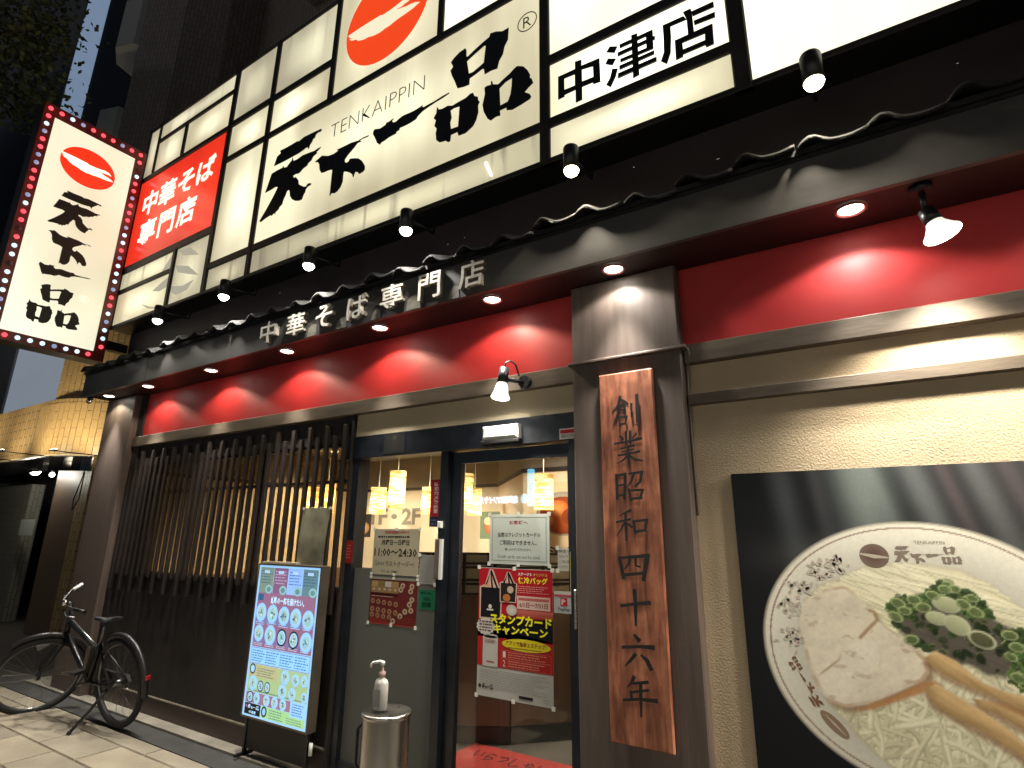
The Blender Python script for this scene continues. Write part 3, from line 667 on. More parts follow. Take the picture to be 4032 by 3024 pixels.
# beams and rails
part('beam', m_beam, lambda b: b.cbox(-6.46, -1.328, -0.045, 0.06, 2.354, 2.458, 0.005))
part('beam', m_beam, lambda b: b.cbox(-0.706, 2.4, -0.05, 0.06, 2.364, 2.466, 0.005))
part('rail', m_beam, lambda b: b.cbox(-0.706, 2.4, -0.038, 0.01, 2.147, 2.204, 0.004))
# plastered walls
part('stucco_wall', m_stucco, lambda b: b.box(-0.72, 2.4, 0.0, 0.15, 0.012, 2.40))
part('plaster_over_door', m_cream, lambda b: b.box(-3.16, -1.32, 0.0, 0.10, 2.19, 2.38))
# slatted window
part('window_head', m_panel, lambda b: b.box(-6.42, -3.165, 0.0, 0.06, 2.134, 2.354))
part('kick_panel', m_panel, lambda b: b.box(-6.42, -3.165, 0.0, 0.06, 0.155, 1.14))
part('kick_board', m_brown, lambda b: b.box(-6.46, -3.165, -0.012, 0.06, 0.012, 0.142))
part('kick_edge', mat('worn_metal_edge', (0.30, 0.26, 0.20), 0.45, 0.6, var=0.3, vscale=12), lambda b: b.box(-6.46, -3.165, -0.018, 0.06, 0.144, 0.153))
wf = part('window_frame', m_dkwood, lambda b: (b.box(-6.42, -3.165, 0.015, 0.05, 1.862, 1.885), b.box(-5.33, -5.20, 0.01, 0.05, 1.14, 2.134), b.box(-4.30, -4.22, 0.01, 0.05, 1.14, 2.134), b.box(-6.42, -5.85, 0.012, 0.05, 1.14, 2.134)))
part('window_pane', m_winglass, lambda b: b.box(-5.20, -4.30, 0.028, 0.032, 1.14, 2.134), wf)
part('window_pane', m_winglass, lambda b: b.box(-4.22, -3.165, 0.028, 0.032, 1.14, 2.134), wf)
part('window_pane', m_winglass, lambda b: b.box(-5.85, -5.33, 0.028, 0.032, 1.14, 2.134), wf)
lat = part('slat_rail', m_slat, lambda b: (b.box(-6.44, -3.17, -0.014, 0.0, 2.155, 2.185), b.box(-6.44, -3.17, -0.014, 0.0, 1.115, 1.138)))
slat_me = []
for z0, z1 in ((0.965, 2.292), (1.10, 2.212)):
    b = MB(); b.cbox(-0.0175, 0.0175, -0.040, -0.0145, z0, z1, 0.002)
    o = b.build('slat', m_slat); slat_me.append(o.data); bpy.data.objects.remove(o)
for i in range(33):
    o = bpy.data.objects.new('slat', slat_me[0 if i % 2 == 0 else 1])
    link(o, lat)
    o.location = (-3.232 - 0.0992 * i, rs.uniform(-0.001, 0.001), rs.uniform(-0.004, 0.004))
part('door_post', m_panel, lambda b: b.box(-3.165, -3.145, -0.03, 0.08, 0.012, 2.354))

# ------------------------------------------------------------------ canopy over the pavement
XC0, XC1 = -7.085, 2.4
can = part('canopy', [m_fascia, m_soffit], lambda b: (b.box(XC0, XC1, -0.352, -0.325, 2.90, 3.15), b.box(XC0, XC1, -0.325, -0.002, 2.915, 2.935, 1), b.box(XC0, XC0 + 0.02, -0.325, 0.0, 2.936, 3.15)))
part('drip_edge', m_black, lambda b: (b.box(XC0 - 0.01, XC1, -0.372, -0.30, 3.151, 3.178), b.box(XC0, XC1, -0.358, -0.34, 3.132, 3.150)), can)
part('seam', m_black, lambda b: b.box(-5.745, -5.742, -0.3535, -0.352, 2.902, 3.13), can)
# eaves tiles: a wave in section, one object per tile
def tile_mesh():
    b = MB(); W, D, n = 0.268, 0.40, 10
    top = []
    for k, (yy, zz) in enumerate(((-0.405, 0.0), (-0.02, 0.155))):
        for i in range(n + 1):
            t = i / n
            h = 0.042 * max(0, math.sin(PI * min(1, t / 0.45))) if t < 0.45 else -0.012 * math.sin(PI * (t - 0.45) / 0.55)
            top.append((t * W, yy, zz + h))
    v = top + [(x, y_, z - 0.016) for x, y_, z in top]
    m = n + 1; f = []
    for i in range(n):
        f += [(i, i + 1, m + i + 1, m + i), (2 * m + i, 3 * m + i, 3 * m + i + 1, 2 * m + i + 1), (i, 2 * m + i, 2 * m + i + 1, i + 1), (m + i, m + i + 1, 3 * m + i + 1, 3 * m + i)]
    f += [(0, m, 3 * m, 2 * m), (n, 2 * m + n, 3 * m + n, m + n)]
    b.add(v, f, 0, True)
    o = b.build('roof_tile', m_tile); me = o.data; bpy.data.objects.remove(o); return me
tm = tile_mesh()
for i in range(35):
    o = bpy.data.objects.new('roof_tile', tm)
    link(o, can)
    o.location = (XC0 + 0.005 + 0.27 * i, rs.uniform(-0.006, 0.006), 3.182 + rs.uniform(-0.016, 0.010))
    o.rotation_euler = (rs.uniform(-0.02, 0.02), rs.uniform(-0.05, 0.05), rs.uniform(-0.02, 0.02))
# raised letters on the fascia
m_let = mat('weathered_white_letter', (0.74, 0.69, 0.60), 0.6, var=0.35, vscale=14, bump=0.15, bscale=60)
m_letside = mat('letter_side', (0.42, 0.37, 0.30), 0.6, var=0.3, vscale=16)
for ch, xa, xb in (('中', -3.91, -3.715), ('華', -3.585, -3.385), ('そ', -3.25, -3.075), ('ば', -2.925, -2.735), ('専', -2.60, -2.40), ('門', -2.265, -2.085), ('店', -1.94, -1.755)):
    b = MB(); solid_text(b, ch, xa, xb, 2.935, 3.112, onY(-0.353), 0.032, 0.0, 0.012, 0, 1)
    b.build('letter', [m_let, m_letside], can)
# torn tape patches left on the fascia between letters
for xa, xb, za, zb in ((-3.37, -3.27, 2.905, 3.0), (-2.39, -2.27, 2.905, 3.01), (-2.04, -1.955, 2.905, 2.99), (-2.71, -2.62, 2.905, 2.98), (-3.06, -2.95, 2.905, 2.99)):
    b = MB(); b.prism([[(xa, za), (xb, za), (xb - 0.004, zb - 0.01), ((xa + xb) / 2, zb), (xa + 0.012, zb - 0.03)]], onY(-0.3525), 0.002, 0.0)
    b.build('tape_patch', mat('old_tape', (0.24, 0.225, 0.185), 0.5, var=0.3, vscale=20), can)

# ------------------------------------------------------------------ entrance: frame, sliding door, glass
ent = part('entrance_frame', m_frame, lambda b: (
    b.cbox(-3.235, -1.328, -0.015, 0.10, 2.026, 2.19, 0.004),
    b.box(-3.145, -3.085, -0.005, 0.10, 0.012, 2.026),
    b.box(-3.085, -2.34, 0.01, 0.08, 0.012, 0.10),
    b.box(-2.335, -2.275, 0.005, 0.08, 0.012, 2.026),
    b.box(-1.40, -1.328, -0.005, 0.10, 0.012, 2.026)))
part('glass_pane', m_glass, lambda b: b.box(-3.085, -2.335, 0.036, 0.042, 0.10, 2.026), ent)
m_frost = bpy.data.materials.new('frosted_film'); m_frost.use_nodes = True
_b = m_frost.node_tree.nodes['Principled BSDF']
_b.inputs['Base Color'].default_value = (0.19, 0.195, 0.18, 1); _b.inputs['Roughness'].default_value = 0.35
_tr = m_frost.node_tree.nodes.new('ShaderNodeBsdfTranslucent'); _tr.inputs[0].default_value = (0.26, 0.265, 0.245, 1)
_mx = m_frost.node_tree.nodes.new('ShaderNodeMixShader'); _mx.inputs[0].default_value = 0.6
_lk = m_frost.node_tree.links
_lk.new(_b.outputs[0], _mx.inputs[1]); _lk.new(_tr.outputs[0], _mx.inputs[2]); _lk.new(_mx.outputs[0], m_frost.node_tree.nodes['Material Output'].inputs[0])
part('frosted_film', m_frost, lambda b: b.box(-3.085, -2.335, 0.0335, 0.0352, 0.10, 1.272), ent)
door = part('sliding_door', m_frame, lambda b: (
    b.box(-2.27, -2.195, 0.045, 0.085, 0.02, 2.02), b.box(-1.435, -1.402, 0.045, 0.085, 0.02, 2.02),
    b.box(-2.195, -1.435, 0.045, 0.085, 1.945, 2.02), b.box(-2.195, -1.435, 0.045, 0.085, 0.02, 0.12)))
part('glass_pane', m_glass, lambda b: b.box(-2.195, -1.435, 0.062, 0.068, 0.12, 1.945), door)
part('handle', mat('wood_pull', (0.11, 0.08, 0.06), 0.5, var=0.3, vscale=10), lambda b: b.cbox(-2.345, -2.305, -0.012, 0.004, 1.235, 1.475, 0.004), ent)
part('handle_edge', m_white, lambda b: b.box(-2.303, -2.284, -0.014, 0.004, 1.232, 1.472), ent)
part('lock', m_white, lambda b: b.cbox(-2.328, -2.296, -0.018, 0.004, 1.54, 1.582, 0.005), ent)
part('handle', m_steel, lambda b: b.cbox(-1.378, -1.362, -0.02, -0.005, 1.03, 1.225, 0.003), ent)

# ------------------------------------------------------------------ big lit sign over the canopy
sg = empty('shop_sign', (-3.0, -0.1, 3.72), 'long backlit sign in a dark grid frame above the canopy with black brush lettering', 'sign')
ZB, ZT, YF = 3.728, 6.415, -0.205
part('sign_box', m_black, lambda b: b.box(-7.105, 2.4, -0.188, -0.003, ZB, ZT), sg)
vert = [(-7.105, -7.085, ZB, ZT), (-6.855, -6.825, 5.70, ZT), (-6.215, -6.165, 5.70, 6.125), (-5.265, -5.192, ZB, ZT), (-4.552, -4.486, ZB, ZT), (-3.647, -3.585, 5.205, ZT),
        (-2.379, -2.317, 5.205, ZT), (-1.462, -1.388, ZB, ZT), (-0.302, -0.212, ZB, ZT), (-5.945, -5.882, ZB, 4.41), (2.36, 2.4, ZB, ZT)]
hori = [(-7.105, 2.4, ZB, 3.768), (-7.105, 2.4, 6.385, ZT), (-6.84, -5.23, 6.125, 6.175), (-7.1, -5.23, 5.64, 5.702), (-7.1, -5.23, 4.408, 4.50), (-7.1, -5.91, 4.152, 4.208),
        (-5.22, -3.62, 5.648, 5.722), (-5.22, -1.42, 5.208, 5.275), (-5.22, -0.25, 3.988, 4.062), (-1.42, -0.25, 4.476, 4.553)]
fr = MB()
for i, (a, b_, c, d) in enumerate(vert): fr.cbox(a, b_, -0.226, -0.187, c, d, 0.008)
for i, (a, b_, c, d) in enumerate(hori): fr.cbox(a, b_, -0.2235, -0.187, c, d, 0.008)
fr.build('frame', m_signframe, sg)
PN = [(-7.085, -6.855, 5.702, 6.385, 1), (-6.825, -5.265, 6.175, 6.385, 1), (-6.825, -6.215, 5.702, 6.125, 1), (-6.165, -5.265, 5.702, 6.125, 0),
      (-7.085, -5.945, 4.208, 4.408, 3), (-7.085, -5.945, 3.768, 4.152, 0), (-5.882, -5.265, 3.768, 4.408, 1),
      (-5.192, -4.552, 5.722, 6.385, 1), (-5.192, -4.552, 5.275, 5.648, 0), (-5.192, -4.552, 4.062, 5.208, 0), (-5.192, -4.552, 3.768, 3.988, 3),
      (-4.486, -3.647, 5.722, 6.385, 1), (-4.486, -3.647, 5.275, 5.648, 0), (-3.585, -2.379, 5.275, 6.385, 0), (-2.317, -1.462, 5.275, 6.385, 2),
      (-4.486, -1.462, 4.062, 5.208, 0), (-4.486, -1.462, 3.768, 3.988, 3), (-1.388, -0.302, 4.553, 6.385, 2), (-1.388, -0.302, 4.062, 4.476, 2), (-1.388, -0.302, 3.768, 3.988, 0),
      (-0.212, 2.36, 3.768, 6.385, 2)]
for x0, x1, z0, z1, k in PN:
    part('lit_panel', m_lit[k], lambda b: b.box(x0, x1, YF, -0.187, z0, z1), sg)
redp = part('red_panel', m_signred, lambda b: b.box(-7.085, -5.265, YF, -0.187, 4.50, 5.64), sg)
for i, (t, x0, x1, z0, z1) in enumerate((('中', -6.92, -6.60, 5.12, 5.44), ('華', -6.55, -6.20, 5.12, 5.44), ('そ', -6.14, -5.82, 5.14, 5.43), ('ば', -5.76, -5.42, 5.14, 5.44), ('専', -6.88, -6.50, 4.70, 5.03), ('門', -6.43, -6.10, 4.70, 5.02), ('店', -6.04, -5.68, 4.70, 5.04))):
    b = MB(); solid_text(b, t, x0, x1, z0, z1, onY(YF), 0.004, 0.001, 0.022)
    b.build('lettering', m_litwhite, redp)
for lp in LOGO:
    b = MB(); b.prism(lp, onY(YF), 0.006, 0.001); b.build('brush_lettering', m_ink, sg)
for lp in NAKATSU:
    pass
groups = (NAKATSU[:1], NAKATSU[1:11], NAKATSU[11:])
for gr in groups:
    b = MB()
    for i, lp in enumerate(gr): b.prism(lp, onY(YF), 0.005 + 0.0006 * i, 0.001)
    b.build('lettering', m_ink, sg)
b = MB(); solid_text(b, 'TENKAIPPIN', -3.555, -2.485, 4.825, 4.958, onY(YF), 0.004, 0.001, -0.028); b.build('lettering', mat('thin_letter', (0.03, 0.03, 0.015), 0.5), sg)
b = MB()
for k in range(28):
    t0, t1 = 2 * PI * k / 28, 2 * PI * (k + 1) / 28
    q = [(-1.563 + 0.078 * f * math.cos(t), 4.942 + 0.078 * f * math.sin(t)) for f, t in ((1, t0), (1, t1), (0.92, t1), (0.92, t0))]
    b.prism([q], onY(YF), 0.004, 0.001)
solid_text(b, 'R', -1.594, -1.532, 4.898, 4.986, onY(YF), 0.004, 0.001, -0.012)
b.build('registered_mark', mat('thin_letter', (0.03, 0.03, 0.015)), sg)
# round emblem with brushed white stroke
b = MB(); b.prism([[(-2.985 + 0.49 * math.cos(2 * PI * k / 64), 5.86 + 0.49 * math.sin(2 * PI * k / 64)) for k in range(64)]], onY(YF), 0.004, 0.001)
em = b.build('emblem_disc', m_litred, sg)
b = MB(); b.prism(SWOOSH, onY(YF), 0.007, 0.0045); b.build('emblem_stroke', mat('emblem_cream', (0.7, 0.66, 0.5), 0.5, emis=(0.93, 0.85, 0.6), estr=0.36), em)
# faded calligraphy ghost left on the lower corner panels
m_ghost = mat('faded_grey_lettering', (0.25, 0.25, 0.23), 0.5, emis=(0.62, 0.58, 0.44), estr=0.22)
for pts in ([(-6.15, 4.215), (-6.0, 4.36), (-5.955, 4.405), (-5.955, 4.22)], [(-6.28, 4.02), (-6.1, 4.08), (-5.955, 4.12), (-5.955, 4.0), (-6.12, 3.98)], [(-6.5, 3.92), (-6.25, 3.83), (-6.0, 3.775), (-6.1, 3.775), (-6.3, 3.82)],
            [(-5.875, 4.40), (-5.62, 4.36), (-5.42, 4.22), (-5.5, 4.24), (-5.75, 4.30)], [(-5.875, 4.22), (-5.6, 4.14), (-5.36, 3.98), (-5.5, 4.02), (-5.8, 4.12)], [(-5.875, 3.98), (-5.65, 3.93), (-5.45, 3.95), (-5.55, 3.86), (-5.75, 3.85), (-5.875, 3.92)]):
    b = MB(); b.prism([pts], onY(YF), 0.003, 0.001); b.build('faded_lettering', m_ghost, sg)
# broken corner where a bare tube shows
part('bare_tube', mat('bare_tube', (0.9, 0.9, 0.9), emis=(1, 0.96, 0.85), estr=1.4), lambda b: b.rod((-1.885, -0.208, 3.93), (-1.835, -0.208, 3.81), 0.007), sg)
# bright screw heads under the sign
b = MB()
for x, z in ((-0.93, 3.66), (-0.62, 3.50), (0.62, 3.62), (-2.35, 3.55), (-2.2, 3.56), (-5.86, 3.70), (-4.3, 3.62), (-0.45, 3.53)):
    b2 = MB(); b2.ball((x, -0.004, z), 0.009, 6, 0, (1, 0.5, 1)); b2.build('screw', m_chrome, shop)

# ------------------------------------------------------------------ spotlights below the sign
pos = ['above the left end of the canopy next to the bulb-lined sign', 'second from the bulb-lined sign', 'third from the bulb-lined sign', 'above the wooden letters of the canopy', 'under the thick upright of the sign above the door', 'under the blank bright panel at the sign end']
for i, (x, warm) in enumerate(((-5.45, 0), (-4.38, 0), (-3.295, 0), (-2.33, 0), (-1.129, 1), (0.045, 1))):
    Y, Z = -0.463, 3.427
    e = empty('sign_spotlight', (x, Y, Z), 'small black cylinder spotlight ' + pos[i], 'spotlight', 'spotlights under the big sign')
    part('housing', m_lampblack, lambda b: b.lathe([(0.001, 0.142), (0.040, 0.140), (0.044, 0.132), (0.044, 0.0), (0.038, 0.0), (0.036, 0.010)], lambda X, Y2, h: (x + X, Y + Y2, Z + h), 20), e)
    part('bracket', m_lampblack, lambda b: b.tube([(x, Y + 0.03, Z + 0.09), (x, -0.19, Z + 0.11), (x, -0.17, 3.73)], 0.009), e)
    part('bulb', m_bulbw if warm else m_bulb, lambda b: b.lathe([(0.001, -0.040), (0.020, -0.036), (0.034, -0.024), (0.042, -0.006), (0.036, 0.004)], lambda X, Y2, h: (x + X, Y + Y2, Z + h), 18), e)
    spot('spot_light', (x, Y, Z - 0.048), (x, Y + 0.06, 2.0), 21 if not warm else 19, 160, 1.0, WARM if warm else NEUT, 0.03, e)

# ------------------------------------------------------------------ recessed downlights in the canopy soffit
dl = ['in front of the far column', 'beside the far column over the slatted window', 'over the middle of the slatted window', 'over the near half of the slatted window', 'over the fixed glass of the entrance', 'over the sliding door', 'in front of the column with the wooden board', 'above the red band over the noodle picture', 'at the near end past the noodle picture']
for i, x in enumerate((-6.80, -5.98, -4.87, -3.80, -2.77, -1.81, -1.01, 0.11, 1.10)):
    Y = -0.205; Z = 2.9145
    e = empty('downlight', (x, Y, Z), 'round recessed downlight in the canopy ' + dl[i], 'downlight', 'downlights in the canopy soffit')
    part('ring', mat('downlight_ring', (0.35, 0.10, 0.09), 0.4), lambda b: b.lathe([(0.050, -0.004), (0.056, -0.010), (0.064, -0.008), (0.067, 0.0)], lambda X, Y2, h: (x + X, Y + Y2, Z + h), 24), e)
    part('bulb', m_bulb, lambda b: b.lathe([(0.001, -0.014), (0.022, -0.012), (0.040, -0.006), (0.0495, -0.001)], lambda X, Y2, h: (x + X, Y + Y2, Z + h), 20), e)
    spot('spill_light', (x, Y, Z - 0.03), (x, Y, 0), 5.0, 138, 0.25, NEUT if x > -1.2 else (1.0, 0.88, 0.66), 0.025, e)
    spot('beam_light', (x, Y, Z - 0.03), (x, Y - 0.25, 0), 60, 62, 0.9, NEUT, 0.03, e)

# ------------------------------------------------------------------ reflector floodlights
def flood(loc_plate, neck, head, mouth, r, label, aim, power, plate_axis, cable=None, cone=120):
    e = empty('floodlight', loc_plate, label, 'floodlight')
    p, n_, h, mo = map(Vector, (loc_plate, neck, head, mouth))
    part('mounting_plate', m_lampblack, lambda b: b.rod(p, p + Vector(plate_axis) * 0.03, 0.042, 0.038, 18), e)
    part('arm', m_lampblack, lambda b: b.tube([p + Vector(plate_axis) * 0.02, n_], 0.012), e)
    ax = (mo - h).normalized()
    part('socket', m_lampblack, lambda b: b.rod(h, h + (mo - h) * 0.52, 0.030, 0.034, 18), e)
    a = ax.orthogonal().normalized(); bb = ax.cross(a)
    L = (mo - h).length
    fn = lambda X, Y, q: tuple(h + ax * (L * q) + a * X + bb * Y)
    bulb = part('reflector_bulb', mat('reflector_bulb', (0.85, 0.83, 0.78), 0.25, emis=(1, 0.95, 0.8), estr=0.35), lambda b: b.lathe([(0.030, 0.50), (0.036, 0.62), (r * 0.82, 0.86), (r, 0.97), (r, 1.0), (r * 0.97, 1.0)], fn, 24), e)
    part('lens', m_bulb, lambda b: b.lathe([(r * 0.97, 0.995), (r * 0.6, 1.01), (0.001, 1.02)], fn, 24), bulb)
    if cable: part('cable', m_lampblack, lambda b: b.tube(cable, 0.005), e)
    spot('flood_light', mo + ax * 0.03, aim, power, cone, 0.8, (1.0, 0.92, 0.77), 0.04, e)
    return e
flood((-1.66, -0.045, 2.395), (-1.745, -0.14, 2.40), (-1.745, -0.155, 2.47), (-1.752, -0.185, 2.282), 0.056, 'small black reflector lamp on the beam over the sliding door', (-1.76, -0.2, 0.0), 16, (0, -1, 0),
      [(-1.745, -0.155, 2.465), (-1.742, -0.15, 2.505), (-1.72, -0.13, 2.52), (-1.70, -0.10, 2.50), (-1.685, -0.08, 2.43)])
flood((0.36, -0.25, 2.913), (0.362, -0.25, 2.80), (0.362, -0.25, 2.80), (0.398, -0.262, 2.675), 0.068, 'large white reflector bulb hanging from the canopy above the noodle picture', (0.22, 0.0, 1.0), 42, (0, 0, -1), None, 92)
flood((1.62, -0.25, 2.913), (1.622, -0.25, 2.80), (1.622, -0.25, 2.80), (1.60, -0.268, 2.675), 0.068, 'matching reflector bulb hanging further along the canopy past the noodle picture', (0.9, -0.02, 1.1), 95, (0, 0, -1), None, 110)

# ------------------------------------------------------------------ projecting sign with chasing bulbs
XS = -7.03
m_litled = backlit('lit_projecting_face', (0.9, 0.86, 0.6), (1.0, 1.0, 0.86), 0.27, 0.52, (1, 0.6, 0.4))
ps = empty('projecting_sign', (-7.13, -0.75, 3.32), 'tall projecting sign box with a bulb-lined red border and vertical brush lettering', 'sign')
part('sign_box', mat('projecting_box', (0.035, 0.02, 0.02), 0.4, var=0.3, vscale=5), lambda b: b.box(-7.25, XS - 0.012, -1.272, -0.242, 3.318, 6.032), ps)
bd = MB()
for a, b_, c, d in ((-1.272, -1.168, 3.318, 6.032), (-0.352, -0.242, 3.318, 6.032), (-1.168, -0.352, 5.895, 6.032), (-1.168, -0.352, 3.318, 3.42)):
    bd.box(XS - 0.012, XS, a, b_, c, d)
bd.build('border', mat('border_red', (0.20, 0.035, 0.03), 0.3, var=0.3, vscale=6), ps)
part('lit_panel', m_litled, lambda b: b.box(XS - 0.012, XS - 0.006, -1.168, -0.352, 3.42, 5.895), ps)
for zz in (3.5, 5.5): part('wall_bracket', m_black, lambda b: b.box(-7.20, -7.10, -0.242, 0.0, zz, zz + 0.1), ps)
m_b = {'r': mat('lit_red_bulb', (0.5, 0.03, 0.04), 0.3, emis=(1.0, 0.06, 0.08), estr=0.9), 'w': mat('lit_white_bulb', (0.7, 0.75, 0.8), 0.3, emis=(0.55, 0.85, 1.0), estr=0.55),
       'o': mat('dim_lilac_bulb', (0.5, 0.5, 0.6), 0.3, emis=(0.40, 0.48, 0.85), estr=0.2), 'd': mat('unlit_bulb', (0.16, 0.08, 0.08), 0.3)}
def bulbs(seq, p0, p1):
    n = len(seq)
    for i, k in enumerate(seq):
        y = p0[0] + (p1[0] - p0[0]) * i / (n - 1); z = p0[1] + (p1[1] - p0[1]) * i / (n - 1)
        b = MB(); b.ball((XS + 0.006, y, z), 0.023, 8, 0, (0.7, 1, 1)); b.build('bulb', m_b[k], ps)
bulbs('rrworrrorr', (-1.222, 5.973), (-0.305, 5.973))
bulbs('rworroorrrowrrdrwwdwwwowww', (-1.225, 5.872), (-1.215, 3.42))
bulbs('rdwrrorrrowwrowwworrwowwr', (-0.300, 5.868), (-0.292, 3.484))
bulbs('rwwwowwr', (-1.115, 3.368), (-0.398, 3.372))
def place(loop_sets, y0, y1, z0, z1, name, m, d=0.0):
    xs = [p[0] for lp in loop_sets for p in lp[0]]; zs = [p[1] for lp in loop_sets for p in lp[0]]
    bx = (min(xs), max(xs), min(zs), max(zs))
    b = MB()
    for lp in loop_sets:
        q = [[(y0 + (p[0] - bx[0]) / (bx[1] - bx[0]) * (y1 - y0), z0 + (p[1] - bx[2]) / (bx[3] - bx[2]) * (z1 - z0)) for p in l] for l in lp]
        b.prism(q, onX(XS - 0.006), 0.005 + d, 0.001 + d)
    return b.build(name, m, ps)
place(LOGO[0:2], -1.012, -0.565, 4.69, 5.13, 'brush_lettering', m_ink)
place(LOGO[2:3], -0.985, -0.585, 4.27, 4.62, 'brush_lettering', m_ink)
place(LOGO[3:4], -0.992, -0.525, 4.10, 4.235, 'brush_lettering', m_ink)
place(LOGO[4:5], -0.93, -0.645, 3.82, 4.02, 'brush_lettering', m_ink)
place(LOGO[5:6], -1.01, -0.782, 3.575, 3.80, 'brush_lettering', m_ink)
place(LOGO[6:7], -0.755, -0.531, 3.585, 3.79, 'brush_lettering', m_ink)
b = MB(); b.prism([[(-0.775 + 0.268 * math.cos(2 * PI * k / 48), 5.49 + 0.228 * math.sin(2 * PI * k / 48)) for k in range(48)]], onX(XS - 0.006), 0.004, 0.001)
em2 = b.build('emblem_disc', mat('lit_emblem_red_bright', (0.5, 0.02, 0.01), 0.35, emis=(1.0, 0.035, 0.008), estr=0.36), ps)
sw = place([SWOOSH], -1.04, -0.52, 5.425, 5.555, 'emblem_stroke', m_litwhite, 0.004); sw.parent = em2; sw.matrix_parent_inverse = Matrix()
b = MB()
for k in range(20):
    t0, t1 = 2 * PI * k / 20, 2 * PI * (k + 1) / 20
    b.prism([[(-0.54 + 0.045 * f * math.cos(t), 3.972 + 0.04 * f * math.sin(t)) for f, t in ((1, t0), (1, t1), (0.88, t1), (0.88, t0))]], onX(XS - 0.006), 0.003, 0.001)
solid_text(b, 'R', -0.556, -0.522, 3.952, 3.994, onX(XS - 0.006), 0.003, 0.001, -0.005)
b.build('registered_mark', mat('pale_letter', (0.5, 0.5, 0.45), 0.5, emis=(0.8, 0.78, 0.65), estr=0.42), ps)

# ------------------------------------------------------------------ carved wooden board on the column
m_wood = bpy.data.materials.new('red_brown_board'); m_wood.use_nodes = True
def _wood(m):
    nt = m.node_tree; b = nt.nodes['Principled BSDF']
    tc = nt.nodes.new('ShaderNodeTexCoord')
    mp = nt.nodes.new('ShaderNodeMapping'); mp.inputs['Scale'].default_value = (7, 7, 0.8)
    nt.links.new(tc.outputs['Object'], mp.inputs[0])
    n = nt.nodes.new('ShaderNodeTexNoise'); n.inputs['Scale'].default_value = 3.2; n.inputs['Detail'].default_value = 8; n.inputs['Distortion'].default_value = 1.2
    nt.links.new(mp.outputs[0], n.inputs['Vector'])
    n2 = nt.nodes.new('ShaderNodeTexNoise'); n2.inputs['Scale'].default_value = 9.0; n2.inputs['Detail'].default_value = 6
    mp2 = nt.nodes.new('ShaderNodeMapping'); mp2.inputs['Scale'].default_value = (1.6, 1.6, 0.9)
    nt.links.new(tc.outputs['Object'], mp2.inputs[0]); nt.links.new(mp2.outputs[0], n2.inputs['Vector'])
    r = nt.nodes.new('ShaderNodeValToRGB')
    r.color_ramp.elements[0].position = 0.3; r.color_ramp.elements[0].color = (0.18, 0.055, 0.030, 1)
    r.color_ramp.elements[1].position = 0.72; r.color_ramp.elements[1].color = (0.56, 0.235, 0.135, 1)
    e = r.color_ramp.elements.new(0.5); e.color = (0.39, 0.135, 0.072, 1)
    nt.links.new(n.outputs['Fac'], r.inputs[0])
    r2 = nt.nodes.new('ShaderNodeValToRGB')
    r2.color_ramp.elements[0].position = 0.42; r2.color_ramp.elements[0].color = (0.55, 0.5, 0.45, 1)
    r2.color_ramp.elements[1].position = 0.66; r2.color_ramp.elements[1].color = (1.25, 1.25, 1.2, 1)
    nt.links.new(n2.outputs['Fac'], r2.inputs[0])
    mx = nt.nodes.new('ShaderNodeMix'); mx.data_type = 'RGBA'; mx.blend_type = 'MULTIPLY'; mx.inputs[0].default_value = 0.8
    nt.links.new(r.outputs[0], mx.inputs[6]); nt.links.new(r2.outputs[0], mx.inputs[7])
    nt.links.new(mx.outputs[2], b.inputs['Base Color'])
    b.inputs['Roughness'].default_value = 0.5
    bp = nt.nodes.new('ShaderNodeBump'); bp.inputs['Strength'].default_value = 0.25; bp.inputs['Distance'].default_value = 0.01
    nt.links.new(n.outputs['Fac'], bp.inputs['Height']); nt.links.new(bp.outputs[0], b.inputs['Normal'])
_wood(m_wood)
bd = empty('wooden_board', (-1.006, -0.1, 0.578), 'tall red-brown wooden board with eight black brush characters on the column', 'board')
part('plank', m_wood, lambda b: b.cbox(-1.155, -0.857, -0.1165, -0.0955, 0.578, 2.348, 0.005), bd)
for ch in PLANKS:
    p = Print(onY(-0.1172))
    for i, st in enumerate(ch): p.stroke([(a_, b_, w_ * 1.6) for a_, b_, w_ in st], (0.012, 0.011, 0.010), i + 1)
    p.build('brush_character', mat('board_ink', (0.014, 0.013, 0.012), 0.45, var=0.4, vscale=20), bd)

# ------------------------------------------------------------------ printed noodle picture
ph = empty('noodle_picture', (0.4, 0.0, 0.4), 'large printed picture of a noodle bowl with pork and green onion on the stucco wall', 'picture')
part('picture_board', mat('picture_board', (0.02, 0.02, 0.02), 0.4), lambda b: b.box(-0.535, 1.35, -0.0165, -0.001, 0.30, 1.793), ph)
P = Print(onY(-0.0171), 0.00015)
rp = random.Random(11)
def inside(p, poly):
    x, y = p; r = False; n = len(poly)
    for i in range(n):
        x1, y1 = poly[i]; x2, y2 = poly[(i + 1) % n]
        if (y1 > y) != (y2 > y) and x < (x2 - x1) * (y - y1) / (y2 - y1) + x1: r = not r
    return r
